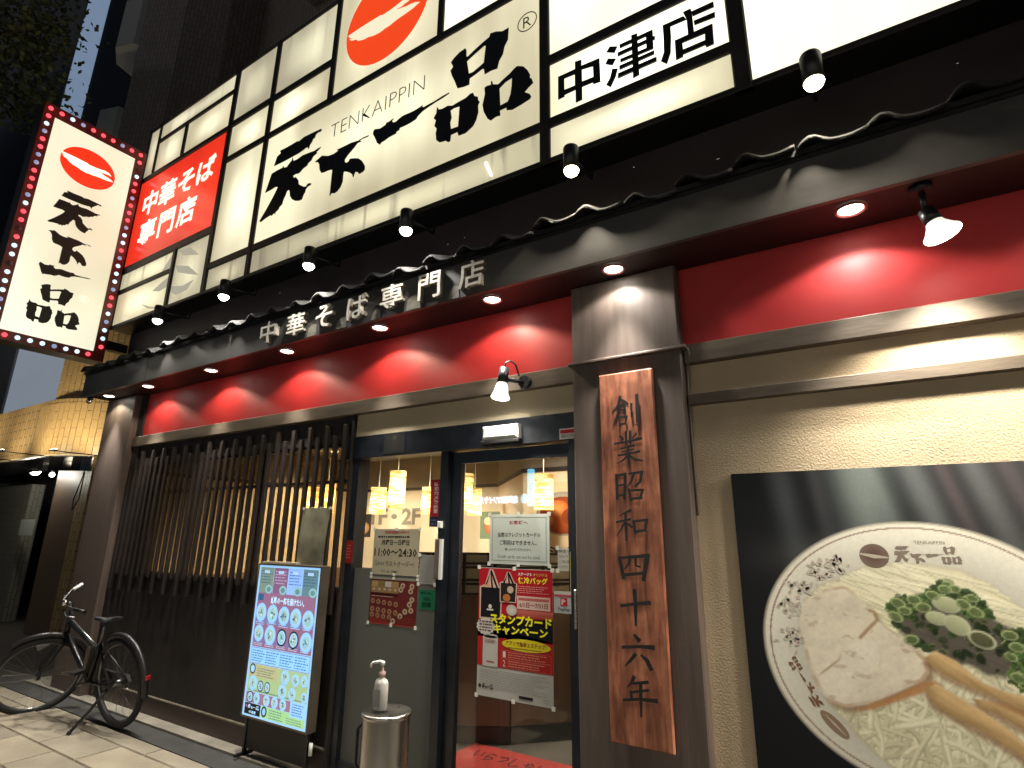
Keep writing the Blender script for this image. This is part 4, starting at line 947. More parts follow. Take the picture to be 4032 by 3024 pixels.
# the photograph printed on the board: inks laid out on a fine grid, as a print is
import numpy as np
def make_photo():
    st = 0.0048
    gx = np.arange(-0.535, 1.0501, st); gz = np.arange(0.42, 1.7931, st)
    X, Z = np.meshgrid(gx, gz)
    rg = np.random.RandomState(4)
    def vn(f, seed, sx=1.0, sz=1.0, rot=0.0):
        c, s = math.cos(rot), math.sin(rot)
        u = ((X * c + Z * s) * sx + 7.0) * f; v = ((-X * s + Z * c) * sz + 7.0) * f
        L = np.random.RandomState(seed).rand(64, 64)
        iu = np.floor(u).astype(int); iv = np.floor(v).astype(int); fu = u - iu; fv = v - iv
        fu = fu * fu * (3 - 2 * fu); fv = fv * fv * (3 - 2 * fv)
        g = lambda a, b: L[a % 64, b % 64]
        return (g(iu, iv) * (1 - fu) + g(iu + 1, iv) * fu) * (1 - fv) + (g(iu, iv + 1) * (1 - fu) + g(iu + 1, iv + 1) * fu) * fv
    def fbm(f, seed, **k): return 0.55 * vn(f, seed, **k) + 0.3 * vn(f * 2.1, seed + 1, **k) + 0.15 * vn(f * 4.3, seed + 2, **k)
    def seg_d(pts, closed):
        d = np.full(X.shape, 9.0); n = len(pts)
        for i in range(n if closed else n - 1):
            ax_, az = pts[i]; bx_, bz = pts[(i + 1) % n]
            ex, ez = bx_ - ax_, bz - az; l2 = ex * ex + ez * ez + 1e-12
            t = np.clip(((X - ax_) * ex + (Z - az) * ez) / l2, 0, 1)
            d = np.minimum(d, np.hypot(X - ax_ - t * ex, Z - az - t * ez))
        return d
    def sdf(pts):
        ins = np.zeros(X.shape, bool); n = len(pts)
        for i in range(n):
            x1, z1 = pts[i]; x2, z2 = pts[(i + 1) % n]
            if z1 == z2: continue
            ins ^= ((z1 > Z) != (z2 > Z)) & (X < (x2 - x1) * (Z - z1) / (z2 - z1) + x1)
        d = seg_d(pts, True)
        return np.where(ins, d, -d)
    def ss(v, a, b):
        t = np.clip((v - a) / (b - a), 0, 1); return t * t * (3 - 2 * t)
    IM = np.zeros(X.shape + (3,))
    def mixc(mask, col):
        col = np.asarray(col, float)
        IM[:] = IM * (1 - mask[..., None]) + mask[..., None] * col
    # soft drapery behind
    IM[:] = (0.005, 0.006, 0.008)
    for m, sg_, a_, ti in ((-0.33, 0.05, 0.05, (0.9, 1.0, 1.05)), (-0.19, 0.03, 0.03, (1, 0.95, 1)), (-0.02, 0.09, 0.21, (0.86, 1.0, 0.92)), (0.03, 0.03, 0.05, (0.9, 1, 0.95)), (0.17, 0.05, 0.13, (0.95, 1, 1)), (0.27, 0.03, 0.06, (1.2, 0.95, 1)), (0.37, 0.05, 0.11, (1, 1, 1)), (0.47, 0.035, 0.06, (1.15, 0.95, 1)), (0.62, 0.09, 0.12, (1, 1, 0.95)), (0.9, 0.1, 0.1, (1, 1, 1))):
        v = a_ * np.exp(-((X + (1.79 - Z) * (-0.12 if m < 0 else -0.25) - m) / sg_) ** 2) * np.clip((Z - 1.24) / 0.42, 0, 1) ** 0.8
        IM[:] = IM + v[..., None] * np.array(ti)
    CXb, CZb, RAb, RBb, RO = 0.107, 1.075, 0.56, 0.487, 0.061
    xr = (X - CXb) * math.cos(RO) + (Z - CZb) * math.sin(RO); zr = -(X - CXb) * math.sin(RO) + (Z - CZb) * math.cos(RO)
    r = np.hypot(xr / RAb, zr / RBb)
    lightd = 0.92 + 0.12 * np.clip((Z - 0.9) / 0.6, -1, 1) - 0.05 * np.clip(X, -1, 1)
    por = np.stack([0.80 * lightd, 0.765 * lightd, 0.645 * lightd], -1) * (1 - 0.22 * ss(-r, -0.97, -0.70))[..., None] * (0.97 + 0.06 * fbm(14, 50))[..., None]
    mixc(ss(-r, -1.006, -0.994), por)
    mixc(ss(-np.abs(r - 1.0), -0.020, -0.008) * 0.5, (0.72, 0.66, 0.52))
    mixc(ss(-np.abs(r - 0.962), -0.0075, -0.0035) * 0.85, (0.20, 0.075, 0.035))
    # soup
    sp_ = sdf(BOWL['soup'])
    n1 = fbm(10, 3)
    mixc(ss(sp_, -0.012, 0.012), np.stack([0.74 + 0.12 * n1, 0.675 + 0.12 * n1, 0.46 + 0.10 * n1], -1))
    mixc(ss(-np.abs(sp_), -0.014, -0.002) * 0.3, (0.40, 0.33, 0.18))
    soup = sp_ > 0.004
    def stamp(x, z, R, fn):
        i0, i1 = int((x - R + 0.535) / st), int((x + R + 0.535) / st) + 2; j0, j1 = int((z - R - 0.42) / st), int((z + R - 0.42) / st) + 2
        i0, j0 = max(0, i0), max(0, j0); i1, j1 = min(X.shape[1], i1), min(X.shape[0], j1)
        if i0 >= i1 or j0 >= j1: return
        a, c = fn(X[j0:j1, i0:i1], Z[j0:j1, i0:i1])
        w = IM[j0:j1, i0:i1]; w[:] = w * (1 - a[..., None]) + a[..., None] * c
    def strand(x, z, a, L, w, k, k2, br):
        n = max(6, int(L / 0.006)); pts = []
        for i in range(n + 1):
            pts.append((x, z, a)); x += math.cos(a) * L / n; z += math.sin(a) * L / n; a += (k + k2 * i / n) * L / n
        def okp(q):
            i, j = int((q[0] + 0.535) / st), int((q[1] - 0.42) / st)
            return 0 <= i < X.shape[1] and 0 <= j < X.shape[0] and soup[j, i]
        for i, (px, pz, pa) in enumerate(pts):
            if not okp((px, pz)): continue
            f = math.sin(PI * (0.08 + 0.84 * i / n)) ** 0.5; ca, sa = math.cos(pa), math.sin(pa); ww = w * (0.75 + 0.25 * f)
            def fn(xx, zz):
                dn = (-(xx - px) * sa + (zz - pz) * ca); dl = (xx - px) * ca + (zz - pz) * sa
                q = dn / ww
                al = np.clip((1.25 - np.abs(q)) / 0.5, 0, 1) * np.clip((0.008 - np.abs(dl)) / 0.004, 0, 1) * f
                s = br * np.clip(1.02 - 0.34 * np.clip(-q + 0.15, 0, 2) ** 1.5 - 0.10 * np.clip(q, 0, 2) ** 2, 0.4, 1.1)
                return al, np.stack([0.88 * s, 0.83 * s, 0.60 * s ** 1.2], -1)
            stamp(px, pz, w * 1.6 + 0.008, fn)
    R = random.Random(21)
    for k in range(150):
        strand(R.uniform(-0.34, 0.45), R.uniform(1.12, 1.48), R.gauss(-0.32, 0.12), R.uniform(0.16, 0.34), R.uniform(0.0055, 0.0085), R.uniform(-1.6, 0.4), R.uniform(-1, 1), R.uniform(0.80, 1.08))
    for k in range(360):
        cx_ = R.choice((-0.18, -0.05, 0.08, 0.20, 0.34)); a0 = R.uniform(-0.5, 1.9)
        strand(R.gauss(cx_, 0.10), R.uniform(0.50, 0.93), a0, R.uniform(0.10, 0.26), R.uniform(0.0065, 0.0105), R.uniform(-8, 8), R.uniform(-6, 6), R.uniform(0.72, 1.06))
    # pork
    ch = BOWL['chashu']; sc_ = sdf(ch)
    shd = sdf([(p[0] + 0.012, p[1] - 0.016) for p in ch])
    mixc(ss(shd, -0.016, 0.014) * 0.75, (0.24, 0.13, 0.06))
    f1, f2, f3 = fbm(9, 11), fbm(26, 15, sx=1.0, sz=2.0, rot=0.5), fbm(60, 19)
    b = 0.80 + 0.30 * f1 + 0.18 * (f2 - 0.5) + 0.10 * (f3 - 0.5)
    mixc(ss(sc_, -0.004, 0.006), np.stack([0.79 * b, 0.71 * b, 0.555 * b], -1))
    mixc(ss(-np.abs(sc_ - 0.006), -0.010, -0.002) * ss(f1, 0.45, 0.7) * 0.6, (0.42, 0.22, 0.10))
    ft = sdf(BOWL['fat']); mixc(ss(ft, -0.004, 0.02) * 0.55, np.stack([0.84 + 0.06 * f2, 0.78 + 0.06 * f2, 0.64 + 0.05 * f2], -1))
    mixc(ss(-np.abs(ft), -0.006, -0.001) * ss(vn(9, 33), 0.35, 0.75) * 0.8, (0.36, 0.25, 0.13))
    mixc(ss(-seg_d(BOWL['crack'], False), -0.010, -0.002) * 0.8, (0.34, 0.18, 0.08))
    mixc(ss(fbm(22, 41, sx=1, sz=1.6), 0.66, 0.74) * (sc_ > 0.01) * 0.45, (0.38, 0.26, 0.15))
    rm = sdf(BOWL['rim2']); mixc(ss(rm, -0.006, 0.010) * 0.85, np.stack([0.40 + 0.2 * f2, 0.17 + 0.12 * f2, 0.06 + 0.05 * f2], -1))
    mixc(ss(-np.hypot((X + 0.315) / 1.9, Z - 1.352), -0.020, -0.006) * ss(f2, 0.4, 0.6), (0.42, 0.13, 0.07))
    # seaweed and green onion
    no = sdf(BOWL['nori']); mixc(ss(no + 0.02 * (f2 - 0.5), -0.012, 0.012) * 0.95, np.stack([0.045 + 0.06 * f2, 0.038 + 0.05 * f2, 0.036 + 0.03 * f2], -1))
    def ring(x, z, R_, asp, rot, col, fill, wid):
        c, s = math.cos(rot), math.sin(rot)
        def fn(xx, zz):
            u = (xx - x) * c + (zz - z) * s; v = (-(xx - x) * s + (zz - z) * c) / asp
            q = np.hypot(u, v) / R_
            edge = np.clip((1.08 - q) / 0.16, 0, 1); core = np.clip((q - (1 - wid)) / 0.16, 0, 1)
            sh = 0.78 + 0.30 * np.clip(v / R_, -1, 1) * 0.8
            al = edge * (core + (1 - core) * fill[3])
            cc = core[..., None] * np.array(col) * sh[..., None] + (1 - core)[..., None] * np.array(fill[:3]) * sh[..., None]
            return al, cc
        stamp(x, z, R_ * 1.2, fn)
    for key, cnt in (('green', 230), ('green2', 120), ('nori', 70)):
        po = BOWL[key]; xs = [p[0] for p in po]; zs = [p[1] for p in po]; n = 0
        while n < cnt:
            x = R.uniform(min(xs), max(xs)); z = R.uniform(min(zs), max(zs))
            if not inside((x, z), po): continue
            n += 1; s = R.uniform(0.25, 1.25) * (0.45 if key == 'nori' else 1.0); rr = R.uniform(0.008, 0.021)
            if n % 4: ring(x, z, rr, R.uniform(0.45, 0.9), R.uniform(0, 3.1), (0.13 * s, 0.22 * s, 0.06 * s), (0.07 * s, 0.14 * s, 0.035 * s, 0.95), 0.4)
            else: ring(x, z, rr, R.uniform(0.55, 0.85), R.uniform(0, 3.1), (0.34 * s, 0.44 * s, 0.17 * s), (0.05 * s, 0.09 * s, 0.03 * s, 0.6), 0.32)
    for i, (x, z) in enumerate(BOWL['rings']):
        if i < 3: ring(x, z, (0.044, 0.037, 0.042)[i], 0.66 + 0.12 * (i == 2), (-0.25, -0.2, -0.6)[i], (0.66, 0.67, 0.44), (0.54, 0.57, 0.34, 0.95), 0.22)
        elif i == 3: ring(x, z, 0.042, 0.70, -0.4, (0.66, 0.66, 0.46), (0.12, 0.13, 0.05, 0.8), 0.26)
        else: ring(x, z, R.uniform(0.017, 0.027), 0.7, R.uniform(-0.6, 0.3), (0.40, 0.48, 0.22), (0.16, 0.22, 0.08, 0.7), 0.34)
    # bamboo shoots
    for key, sd in (('menma3', 71), ('menma1', 75), ('menma2', 79)):
        po = BOWL[key]; d = sdf(po); sh = sdf([(p[0] - 0.004, p[1] - 0.018) for p in po])
        mixc(ss(sh, -0.014, 0.010) * 0.7, (0.26, 0.11, 0.04))
        fb = fbm(20, sd, sx=0.5, sz=4.0, rot=-0.62)
        up = np.clip((seg_d(po[len(po) // 2 + 1:] + po[:1], False)) / 0.045, 0, 1)
        bb = 0.62 + 0.42 * up + 0.35 * (fb - 0.5)
        mixc(ss(d, -0.004, 0.005), np.stack([0.64 * bb, 0.43 * bb ** 1.1, 0.20 * bb ** 1.25], -1))
        mixc(ss(-np.abs(d - 0.006), -0.006, -0.001) * (up > 0.7) * 0.5, (0.76, 0.58, 0.34))
    # steam softens the far rim
    mixc(np.clip(0.10 * np.exp(-((X - 0.05) / 0.35) ** 2 - ((Z - 1.42) / 0.08) ** 2), 0, 1), (0.75, 0.74, 0.66))
    IM[:] = np.clip(IM * (0.97 + 0.06 * rg.rand(*X.shape))[..., None], 0, 0.94)
    ny, nx = X.shape
    idx = np.arange(nx * ny).reshape(ny, nx)
    fc = np.stack([idx[:-1, :-1], idx[:-1, 1:], idx[1:, 1:], idx[1:, :-1]], -1).reshape(-1, 4)
    me = bpy.data.meshes.new('printed_picture')
    vs = np.stack([X, np.full(X.shape, -0.0170), Z], -1).reshape(-1, 3)
    me.from_pydata(vs.tolist(), [], fc.tolist())
    a = me.color_attributes.new('Col', 'FLOAT_COLOR', 'POINT')
    a.data.foreach_set('color', np.concatenate([IM.reshape(-1, 3), np.ones((nx * ny, 1))], 1).astype(np.float32).ravel())
    me.materials.append(m_photo)
    return link(bpy.data.objects.new('printed_picture', me), ph)
make_photo()
l = 1
# marks printed on the bowl's rim
def mini_logo(prn, x0, x1, z0, z1, col, l, rot=0.0):
    allp = [p for lp in LOGO for p in lp[0]]
    bx = (min(p[0] for p in allp), max(p[0] for p in allp), min(p[1] for p in allp), max(p[1] for p in allp))
    cx, cz = (x0 + x1) / 2, (z0 + z1) / 2
    cr_, sr_ = math.cos(rot), math.sin(rot)
    def tr(p):
        a = x0 + (p[0] - bx[0]) / (bx[1] - bx[0]) * (x1 - x0) - cx; b = z0 + (p[1] - bx[2]) / (bx[3] - bx[2]) * (z1 - z0) - cz
        return (cx + a * cr_ - b * sr_, cz + a * sr_ + b * cr_)
    for lp in LOGO: prn.poly([tr(p) for p in lp[0]], col, l, [[tr(p) for p in h] for h in lp[1:]])
m0, m1, m2 = BOWL['mark']
P.ell(m0[0], m0[1], 0.052, 0.048, (0.10, 0.055, 0.045), 1, 24, (0.20, 0.14, 0.11))
P.stroke([(m0[0] - 0.05, m0[1] + 0.008, 0.006), (m0[0], m0[1] - 0.002, 0.016), (m0[0] + 0.05, m0[1] - 0.006, 0.004)], (0.5, 0.46, 0.36), 2, False)
mini_logo(P, m1[0] - 0.02, m2[0] + 0.005, 1.405, 1.475, (0.24, 0.19, 0.15), 2)
P.text('TENKAIPPIN', m1[0] + 0.055, m1[0] + 0.155, 1.482, 1.494, (0.28, 0.23, 0.18), 2)
a, b_, c = BOWL['mark2']
mini_logo(P, (a[0] + b_[0]) / 2 - 0.10, (a[0] + b_[0]) / 2 + 0.10, (a[1] + b_[1]) / 2 - 0.020, (a[1] + b_[1]) / 2 + 0.024, (0.22, 0.11, 0.06), 2, math.atan2(a[1] - b_[1], a[0] - b_[0]))
P.ell(c[0], c[1], 0.062, 0.022, (0.24, 0.15, 0.10), 2, 20, (0.30, 0.21, 0.14), -0.75)
P.stroke([(c[0] - 0.03, c[1] + 0.03, 0.003), (c[0], c[1], 0.010), (c[0] + 0.035, c[1] - 0.035, 0.003)], (0.5, 0.44, 0.33), 3, False)
for (x, z) in BOWL['dragon']:      # faint cloud-and-flower pattern of the rim
    for k in range(26):
        s = rp.uniform(0.6, 1.1); col = rp.choice([(0.30, 0.28, 0.24), (0.22, 0.17, 0.16), (0.36, 0.35, 0.28), (0.30, 0.16, 0.16)])
        xx, zz = x + rp.gauss(0, 0.022), z + rp.gauss(0, 0.022)
        P.ell(xx, zz, rp.uniform(0.006, 0.017), rp.uniform(0.005, 0.010), tuple(v * s * 1.5 for v in col), 2 + k % 3, 8, (0.66, 0.62, 0.50), rp.uniform(0, 3))
P.build('rim_marks', m_photo, ph)['kind'] = 'stuff'

# ------------------------------------------------------------------ notices on the glass and frame
def poster(name, label, cat, x0, x1, z0, z1, y, paper, group=None, tape=True, thick=0.0008):
    e = empty(name, ((x0 + x1) / 2, y, z0), label, cat, group)
    part('sheet', mat('paper_%s' % paper.strip('#'), paper, 0.5, var=0.05, vscale=6), lambda b: b.box(x0, x1, y, y + thick, z0, z1), e)
    if tape:
        t = 0.011
        for tx in ((x0, x1) if x1 - x0 < 0.2 else (x0, (x0 + x1) / 2, x1)):
            for tz in (z0, z1):
                o = MB(); o.box(tx - t, tx + t, y - 0.0030, y - 0.0022, tz - t, tz + t)
                o.build('tape', mat('white_tape', (0.75, 0.74, 0.66), 0.4), e)
    return e, Print(onY(y - 0.0003))
YL, YR = 0.0318, 0.0595
# opening hours
e, p = poster('hours_notice', 'beige opening hours notice reading 11:00 to 24:30 on the frosted glass', 'notice', -2.92, -2.505, 1.238, 1.533, YL, '#a89f86')
ink = (0.03, 0.028, 0.025)
p.text('営業時間変更のお知らせ', -2.82, -2.60, 1.503, 1.522, (0.38, 0.05, 0.04), 1, 0.02)
p.dashes(-2.88, -2.55, 1.475, 1.49, 1, ink, 1, 0.8, rp)
p.text('月曜日～日曜日', -2.845, -2.595, 1.428, 1.462, ink, 1, 0.02)
p.text('11:00～24:30', -2.905, -2.525, 1.355, 1.408, ink, 1, 0.02)
p.text('（24:00 ラストオーダー）', -2.90, -2.54, 1.29, 1.33, (0.13, 0.12, 0.09), 1, 0.0)
p.text('天下一品　中津店', -2.83, -2.69, 1.252, 1.266, ink, 1, 0.02)
p.build('print', m_print, e)['kind'] = 'stuff'
# red menu sheet
e, p = poster('menu_sheet', 'dark red menu sheet crowded with small bowls below the opening hours', 'menu', -2.92, -2.505, 0.932, 1.222, YL, '#5d1512')
p.rect(-2.92, -2.505, 1.207, 1.222, '#8c8576', 1)
p.rect(-2.913, -2.665, 1.125, 1.198, '#8a7350', 1)
for k in range(4): p.rect(-2.908 + k * 0.061, -2.852 + k * 0.061, 1.162, 1.195, ['#a08a55', '#7d6a3c', '#b7b0aa', '#9c7c55'][k], 2)
for k in range(5): p.ell(-2.885 + k * 0.048, 1.145, 0.017, 0.012, '#c5b490', 2, 12, '#8a6a48')
for r, (zz, nn) in enumerate(((1.07, 5), (1.02, 5), (0.985, 4))):
    for k in range(nn):
        p.ell(-2.89 + k * 0.052, zz - k * 0.003, 0.019, 0.017, '#b9a98c', 2, 14, '#8f5a44'); p.ell(-2.89 + k * 0.052, zz - k * 0.003, 0.010, 0.009, '#6b4a2c', 3, 10)
for x, zz in ((-2.63, 1.175), (-2.55, 1.175), (-2.645, 1.15), (-2.56, 1.145), (-2.545, 1.095), (-2.565, 1.065), (-2.60, 1.02), (-2.55, 1.03), (-2.70, 0.957), (-2.64, 0.99)):
    p.ell(x, zz, 0.021, 0.018, '#d2c8ae', 2, 14, '#a48a70'); p.ell(x, zz, 0.010, 0.008, '#705238', 3, 10)
p.dashes(-2.905, -2.70, 0.94, 0.968, 3, '#a03a30', 2, 0.5, rp); p.dashes(-2.66, -2.52, 0.945, 0.985, 3, '#8a3028', 2, 0.5, rp); p.rect(-2.92, -2.505, 0.932, 0.938, '#a8342c', 2); p.rect(-2.91, -2.67, 1.108, 1.118, '#3a0a0a', 2)
p.dashes(-2.905, -2.67, 1.098, 1.106, 1, '#b89888', 2, 0.6, rp)
p.build('print', m_print, e)['kind'] = 'stuff'
e, p = poster('blank_sheet', 'pale grey laminated sheet right of the opening hours', 'notice', -2.498, -2.362, 1.195, 1.372, YL, '#8f8d86')
p.frame(-2.494, -2.366, 1.199, 1.368, 0.003, '#b5b2a8', 1); p.build('print', m_print, e)['kind'] = 'stuff'
e, p = poster('green_notice', 'small green notice below the pale grey sheet', 'notice', -2.49, -2.357, 1.046, 1.162, YL, '#0e6a45', tape=False)
p.dashes(-2.475, -2.385, 1.135, 1.15, 1, '#08402c', 1, 0.7, rp); p.text('USEN', -2.455, -2.395, 1.098, 1.118, '#07301f', 1, 0.02); p.rect(-2.462, -2.388, 1.062, 1.088, '#07301f', 1)
p.dashes(-2.455, -2.395, 1.066, 1.084, 2, '#0e6a45', 2, 0.5, rp); p.build('print', m_print, e)['kind'] = 'stuff'
# vertical camera sticker
e, p = poster('camera_sticker', 'narrow vertical red sticker with white characters at the top of the fixed glass', 'sticker', -2.432, -2.338, 1.548, 1.849, YL, '#9c1220', tape=False)
p.rect(-2.432, -2.338, 1.548, 1.61, '#23263c', 1)
for k, chx in enumerate('防犯カメラ設置'): p.text(chx, -2.402, -2.366, 1.806 - k * 0.0285, 1.830 - k * 0.0285, '#e6dcdc', 1, 0.015)
p.dashes(-2.42, -2.35, 1.555, 1.60, 2, '#5a6078', 2, 0.5, rp); p.build('print', m_print, e)['kind'] = 'stuff'
# credit card notice
e, p = poster('card_notice', 'white laminated notice about credit cards at the top of the sliding door glass', 'notice', -1.974, -1.563, 1.335, 1.622, YR, '#d3d8d0')
p.rect(-1.962, -1.575, 1.347, 1.610, '#c8d0c8', 1); p.frame(-1.955, -1.582, 1.354, 1.603, 0.003, '#6f746c', 2)
ink2 = (0.06, 0.07, 0.06)
p.text('お客様へ', -1.835, -1.705, 1.552, 1.585, (0.33, 0.06, 0.06), 2, 0.02)
p.text('当店はクレジットカードの', -1.915, -1.62, 1.488, 1.517, ink2, 2, 0.02)
p.text('ご利用はできません。', -1.90, -1.645, 1.442, 1.472, ink2, 2, 0.02)
p.text('悪しからずご了承ください。', -1.862, -1.68, 1.411, 1.426, ink2, 2, 0.02)
p.text('Credit cards can not be used.', -1.918, -1.622, 1.368, 1.390, (0.13, 0.15, 0.13), 2, 0.005); p.build('print', m_print, e)['kind'] = 'stuff'
# campaign poster
e, p = poster('campaign_poster', 'tall red and black campaign poster with yellow lettering on the sliding door', 'poster', -2.045, -1.545, 0.616, 1.312, YR, '#b3b0a8')
x0, x1 = -2.045, -1.545
p.rect(x0, x1, 0.93, 1.308, '#b01826', 1); p.rect(x0, x1, 0.775, 0.97, '#a8231f', 1)
p.poly([(x0 + 0.03, 1.05), (x0 + 0.18, 1.035), (x1, 1.05), (x1, 0.935), (x0 + 0.26, 0.962), (x0 + 0.06, 0.985)], '#0c0c10', 2)
p.rect(x0 + 0.20, x1, 1.05, 1.09, '#c56a60', 2, '#a03a34')
def bag(bx, bz, w, h, c, l):
    p.poly([(bx - w * 0.06, bz - h * 0.06), (bx + w * 1.06, bz - h * 0.05), (bx + w * 1.12, bz + h), (bx + w * 0.95, bz + h * 1.05), (bx + w * 0.62, bz + h * 1.62), (bx + w * 0.42, bz + h * 1.62), (bx + w * 0.2, bz + h * 1.1), (bx - w * 0.08, bz + h * 1.02)], '#d0b0a0', l)
    p.poly([(bx, bz), (bx + w, bz), (bx + w * 1.05, bz + h), (bx, bz + h)], c, l + 1)
    p.stroke([(bx + w * 0.22, bz + h, 0.012), (bx + w * 0.5, bz + h * 1.56, 0.010), (bx + w * 0.62, bz + h * 0.8, 0.014)], '#101014', l + 2)
    p.stroke([(bx + w * 0.52, bz + h * 1.56, 0.012), (bx + w * 0.88, bz + h * 0.95, 0.012)], '#101014', l + 2)
bag(x0 + 0.018, 1.035, 0.135, 0.165, '#161418', 3); bag(x0 + 0.158, 1.13, 0.10, 0.10, '#2a1f20', 6)
p.ell(x0 + 0.085, 1.095, 0.012, 0.012, '#d8d4cc', 7); p.rect(x0 + 0.062, x0 + 0.108, 1.073, 1.082, '#cfcac0', 7)
p.rect(x0 + 0.03, x0 + 0.08, 1.20, 1.215, '#d0a080', 8); p.ell(x0 + 0.20, 1.15, 0.026, 0.02, '#b4703c', 10); p.ell(x0 + 0.225, 1.195, 0.022, 0.02, '#c0a890', 10)
p.ell(x0 + 0.235, 1.085, 0.036, 0.030, '#cfcabd', 10, 16, '#b8b0a4')
p.text('ステージ３', x0 + 0.275, x0 + 0.365, 1.275, 1.292, '#f0e4e0', 3, 0.03); p.text('オリジナル', x0 + 0.375, x0 + 0.47, 1.275, 1.292, '#e8b060', 3, 0.03)
p.text('保冷バッグ', x0 + 0.275, x0 + 0.47, 1.232, 1.268, '#efe23a', 3, 0.035)
p.dashes(x0 + 0.27, x1 - 0.015, 1.178, 1.222, 4, '#d8928a', 3, 0.35, rp)
p.rect(x0 + 0.27, x1 - 0.015, 1.095, 1.165, '#d4b4a8', 3); p.rect(x0 + 0.278, x1 - 0.022, 1.142, 1.156, '#b06058', 4)
p.text('6/1日～7/31日', x0 + 0.285, x1 - 0.03, 1.104, 1.132, '#7a2420', 4, 0.02)
p.text('スタンプカード', x0 + 0.085, x1 - 0.005, 1.005, 1.062, '#f3ec2c', 5, 0.04)
p.text('キャンペーン', x0 + 0.11, x1 - 0.03, 0.952, 1.002, '#f3ec2c', 5, 0.04)
star = []
for k in range(28):
    t = 2 * PI * k / 28; r = 1.0 if k % 2 else 0.86
    star.append((x0 + 0.055 + 0.068 * r * math.cos(t), 0.985 + 0.048 * r * math.sin(t)))
p.poly(star, '#c9c6bc', 6); p.dashes(x0 + 0.012, x0 + 0.115, 0.955, 1.018, 4, '#5a3430', 7, 0.5, rp)
p.rect(x0 + 0.038, x0 + 0.142, 0.775, 0.935, '#bdb8ae', 3); p.ell(x0 + 0.09, 0.935, 0.052, 0.012, '#bdb8ae', 3); p.rect(x0 + 0.055, x0 + 0.125, 0.928, 0.937, '#1a1416', 4)
p.dashes(x0 + 0.05, x0 + 0.13, 0.895, 0.918, 3, '#8a5650', 4, 0.5, rp)
p.rect(x0 + 0.065, x0 + 0.118, 0.795, 0.802, '#a04a44', 4)
p.ell(x0 + 0.328, 0.905, 0.158, 0.032, '#d9c62c', 3, 28); p.text('アプリで簡単２ステップ！', x0 + 0.195, x0 + 0.46, 0.897, 0.922, '#7a2c18', 4, 0.02); p.rect(x0 + 0.21, x0 + 0.43, 0.884, 0.888, '#8a5a20', 4)
for k, zz in enumerate((0.838, 0.792)):
    p.frame(x0 + 0.165, x1 - 0.012, zz - 0.012, zz + 0.032, 0.0015, '#c87068', 3); p.text(str(k + 1), x0 + 0.178, x0 + 0.196, zz - 0.006, zz + 0.026, '#e6d8cc', 4, 0.0); p.dashes(x0 + 0.212, x1 - 0.03, zz - 0.008, zz + 0.028, 3, '#d0826e', 4, 0.45, rp)
p.dashes(x0 + 0.02, x1 - 0.02, 0.66, 0.76, 12, '#8f8d86', 2, 0.4, rp)
p.ell(x0 + 0.022, 0.668, 0.010, 0.010, '#3a2a26', 3); mini_logo(p, x0 + 0.038, x0 + 0.115, 0.655, 0.682, '#2c2624', 3)
p.rect(x0 + 0.285, x0 + 0.375, 0.636, 0.650, '#24201f', 3); p.dashes(x0 + 0.44, x1 - 0.015, 0.632, 0.655, 3, '#8f8d86', 3, 0.4, rp)
p.build('print', m_print, e)['kind'] = 'stuff'
e, p = poster('handwritten_note', 'small white handwritten note beside the card notice', 'note', -1.511, -1.428, 1.312, 1.434, YR, '#bdbab0')
for k, t in enumerate(('現金と', 'PayPayのみ', 'ご利用', 'いただけます')): p.text(t, -1.503, -1.436 - 0.012 * (k % 2), 1.408 - k * 0.028, 1.425 - k * 0.028, (0.04, 0.04, 0.04), 1, 0.0)
p.build('print', m_print, e)['kind'] = 'stuff'
e, p = poster('yellow_strip', 'thin yellow sticker strip at the edge of the sliding door', 'sticker', -1.427, -1.408, 1.20, 1.415, 0.0435, '#c8bf9a', tape=False)
p.rect(-1.427, -1.408, 1.325, 1.395, '#d8d020', 1); p.dashes(-1.424, -1.411, 1.33, 1.39, 5, '#4a4410', 2, 0.5, rp); p.build('print', m_print, e)['kind'] = 'stuff'
e, p = poster('payment_sticker', 'white payment sticker with a red square mark beside the red poster', 'sticker', -1.529, -1.408, 1.094, 1.206, 0.0435, '#b4b6b4', tape=False)
p.rect(-1.529, -1.408, 1.19, 1.206, '#c6c2b8', 1); p.rect(-1.527, -1.41, 1.178, 1.19, '#b8505a', 2); p.rect(-1.489, -1.447, 1.132, 1.172, '#c02430', 2)
p.text('P', -1.482, -1.455, 1.138, 1.166, '#d8c4c4', 3, 0.03); p.text('PayPay', -1.503, -1.433, 1.104, 1.124, (0.10, 0.10, 0.10), 2, 0.02); p.build('print', m_print, e)['kind'] = 'stuff'
# things on the frame over the door
e = empty('door_sensor', (-1.835, -0.015, 2.05), 'white door sensor box on the black frame over the sliding door', 'sensor')
part('sensor_body', m_white, lambda b: b.cbox(-1.965, -1.708, -0.07, -0.015, 2.062, 2.148, 0.018), e)
part('sensor_lens', m_lampblack, lambda b: b.cbox(-1.975, -1.70, -0.062, -0.0152, 2.036, 2.060, 0.006), e)
e, p = poster('security_sticker', 'white and red security sticker on the frame next to the column', 'sticker', -1.451, -1.3295, 2.033, 2.095, -0.0172, '#b8b4ae', tape=False)
p.rect(-1.445, -1.3295, 2.066, 2.088, '#a01420', 1); p.text('SECOM', -1.442, -1.332, 2.042, 2.060, (0.05, 0.05, 0.05), 1, 0.02); p.build('print', m_print, e)['kind'] = 'stuff'
e, p = poster('dark_sticker', 'dark square sticker on the black frame over the fixed glass', 'sticker', -2.837, -2.642, 2.038, 2.186, -0.0172, '#1a1a1c', tape=False)
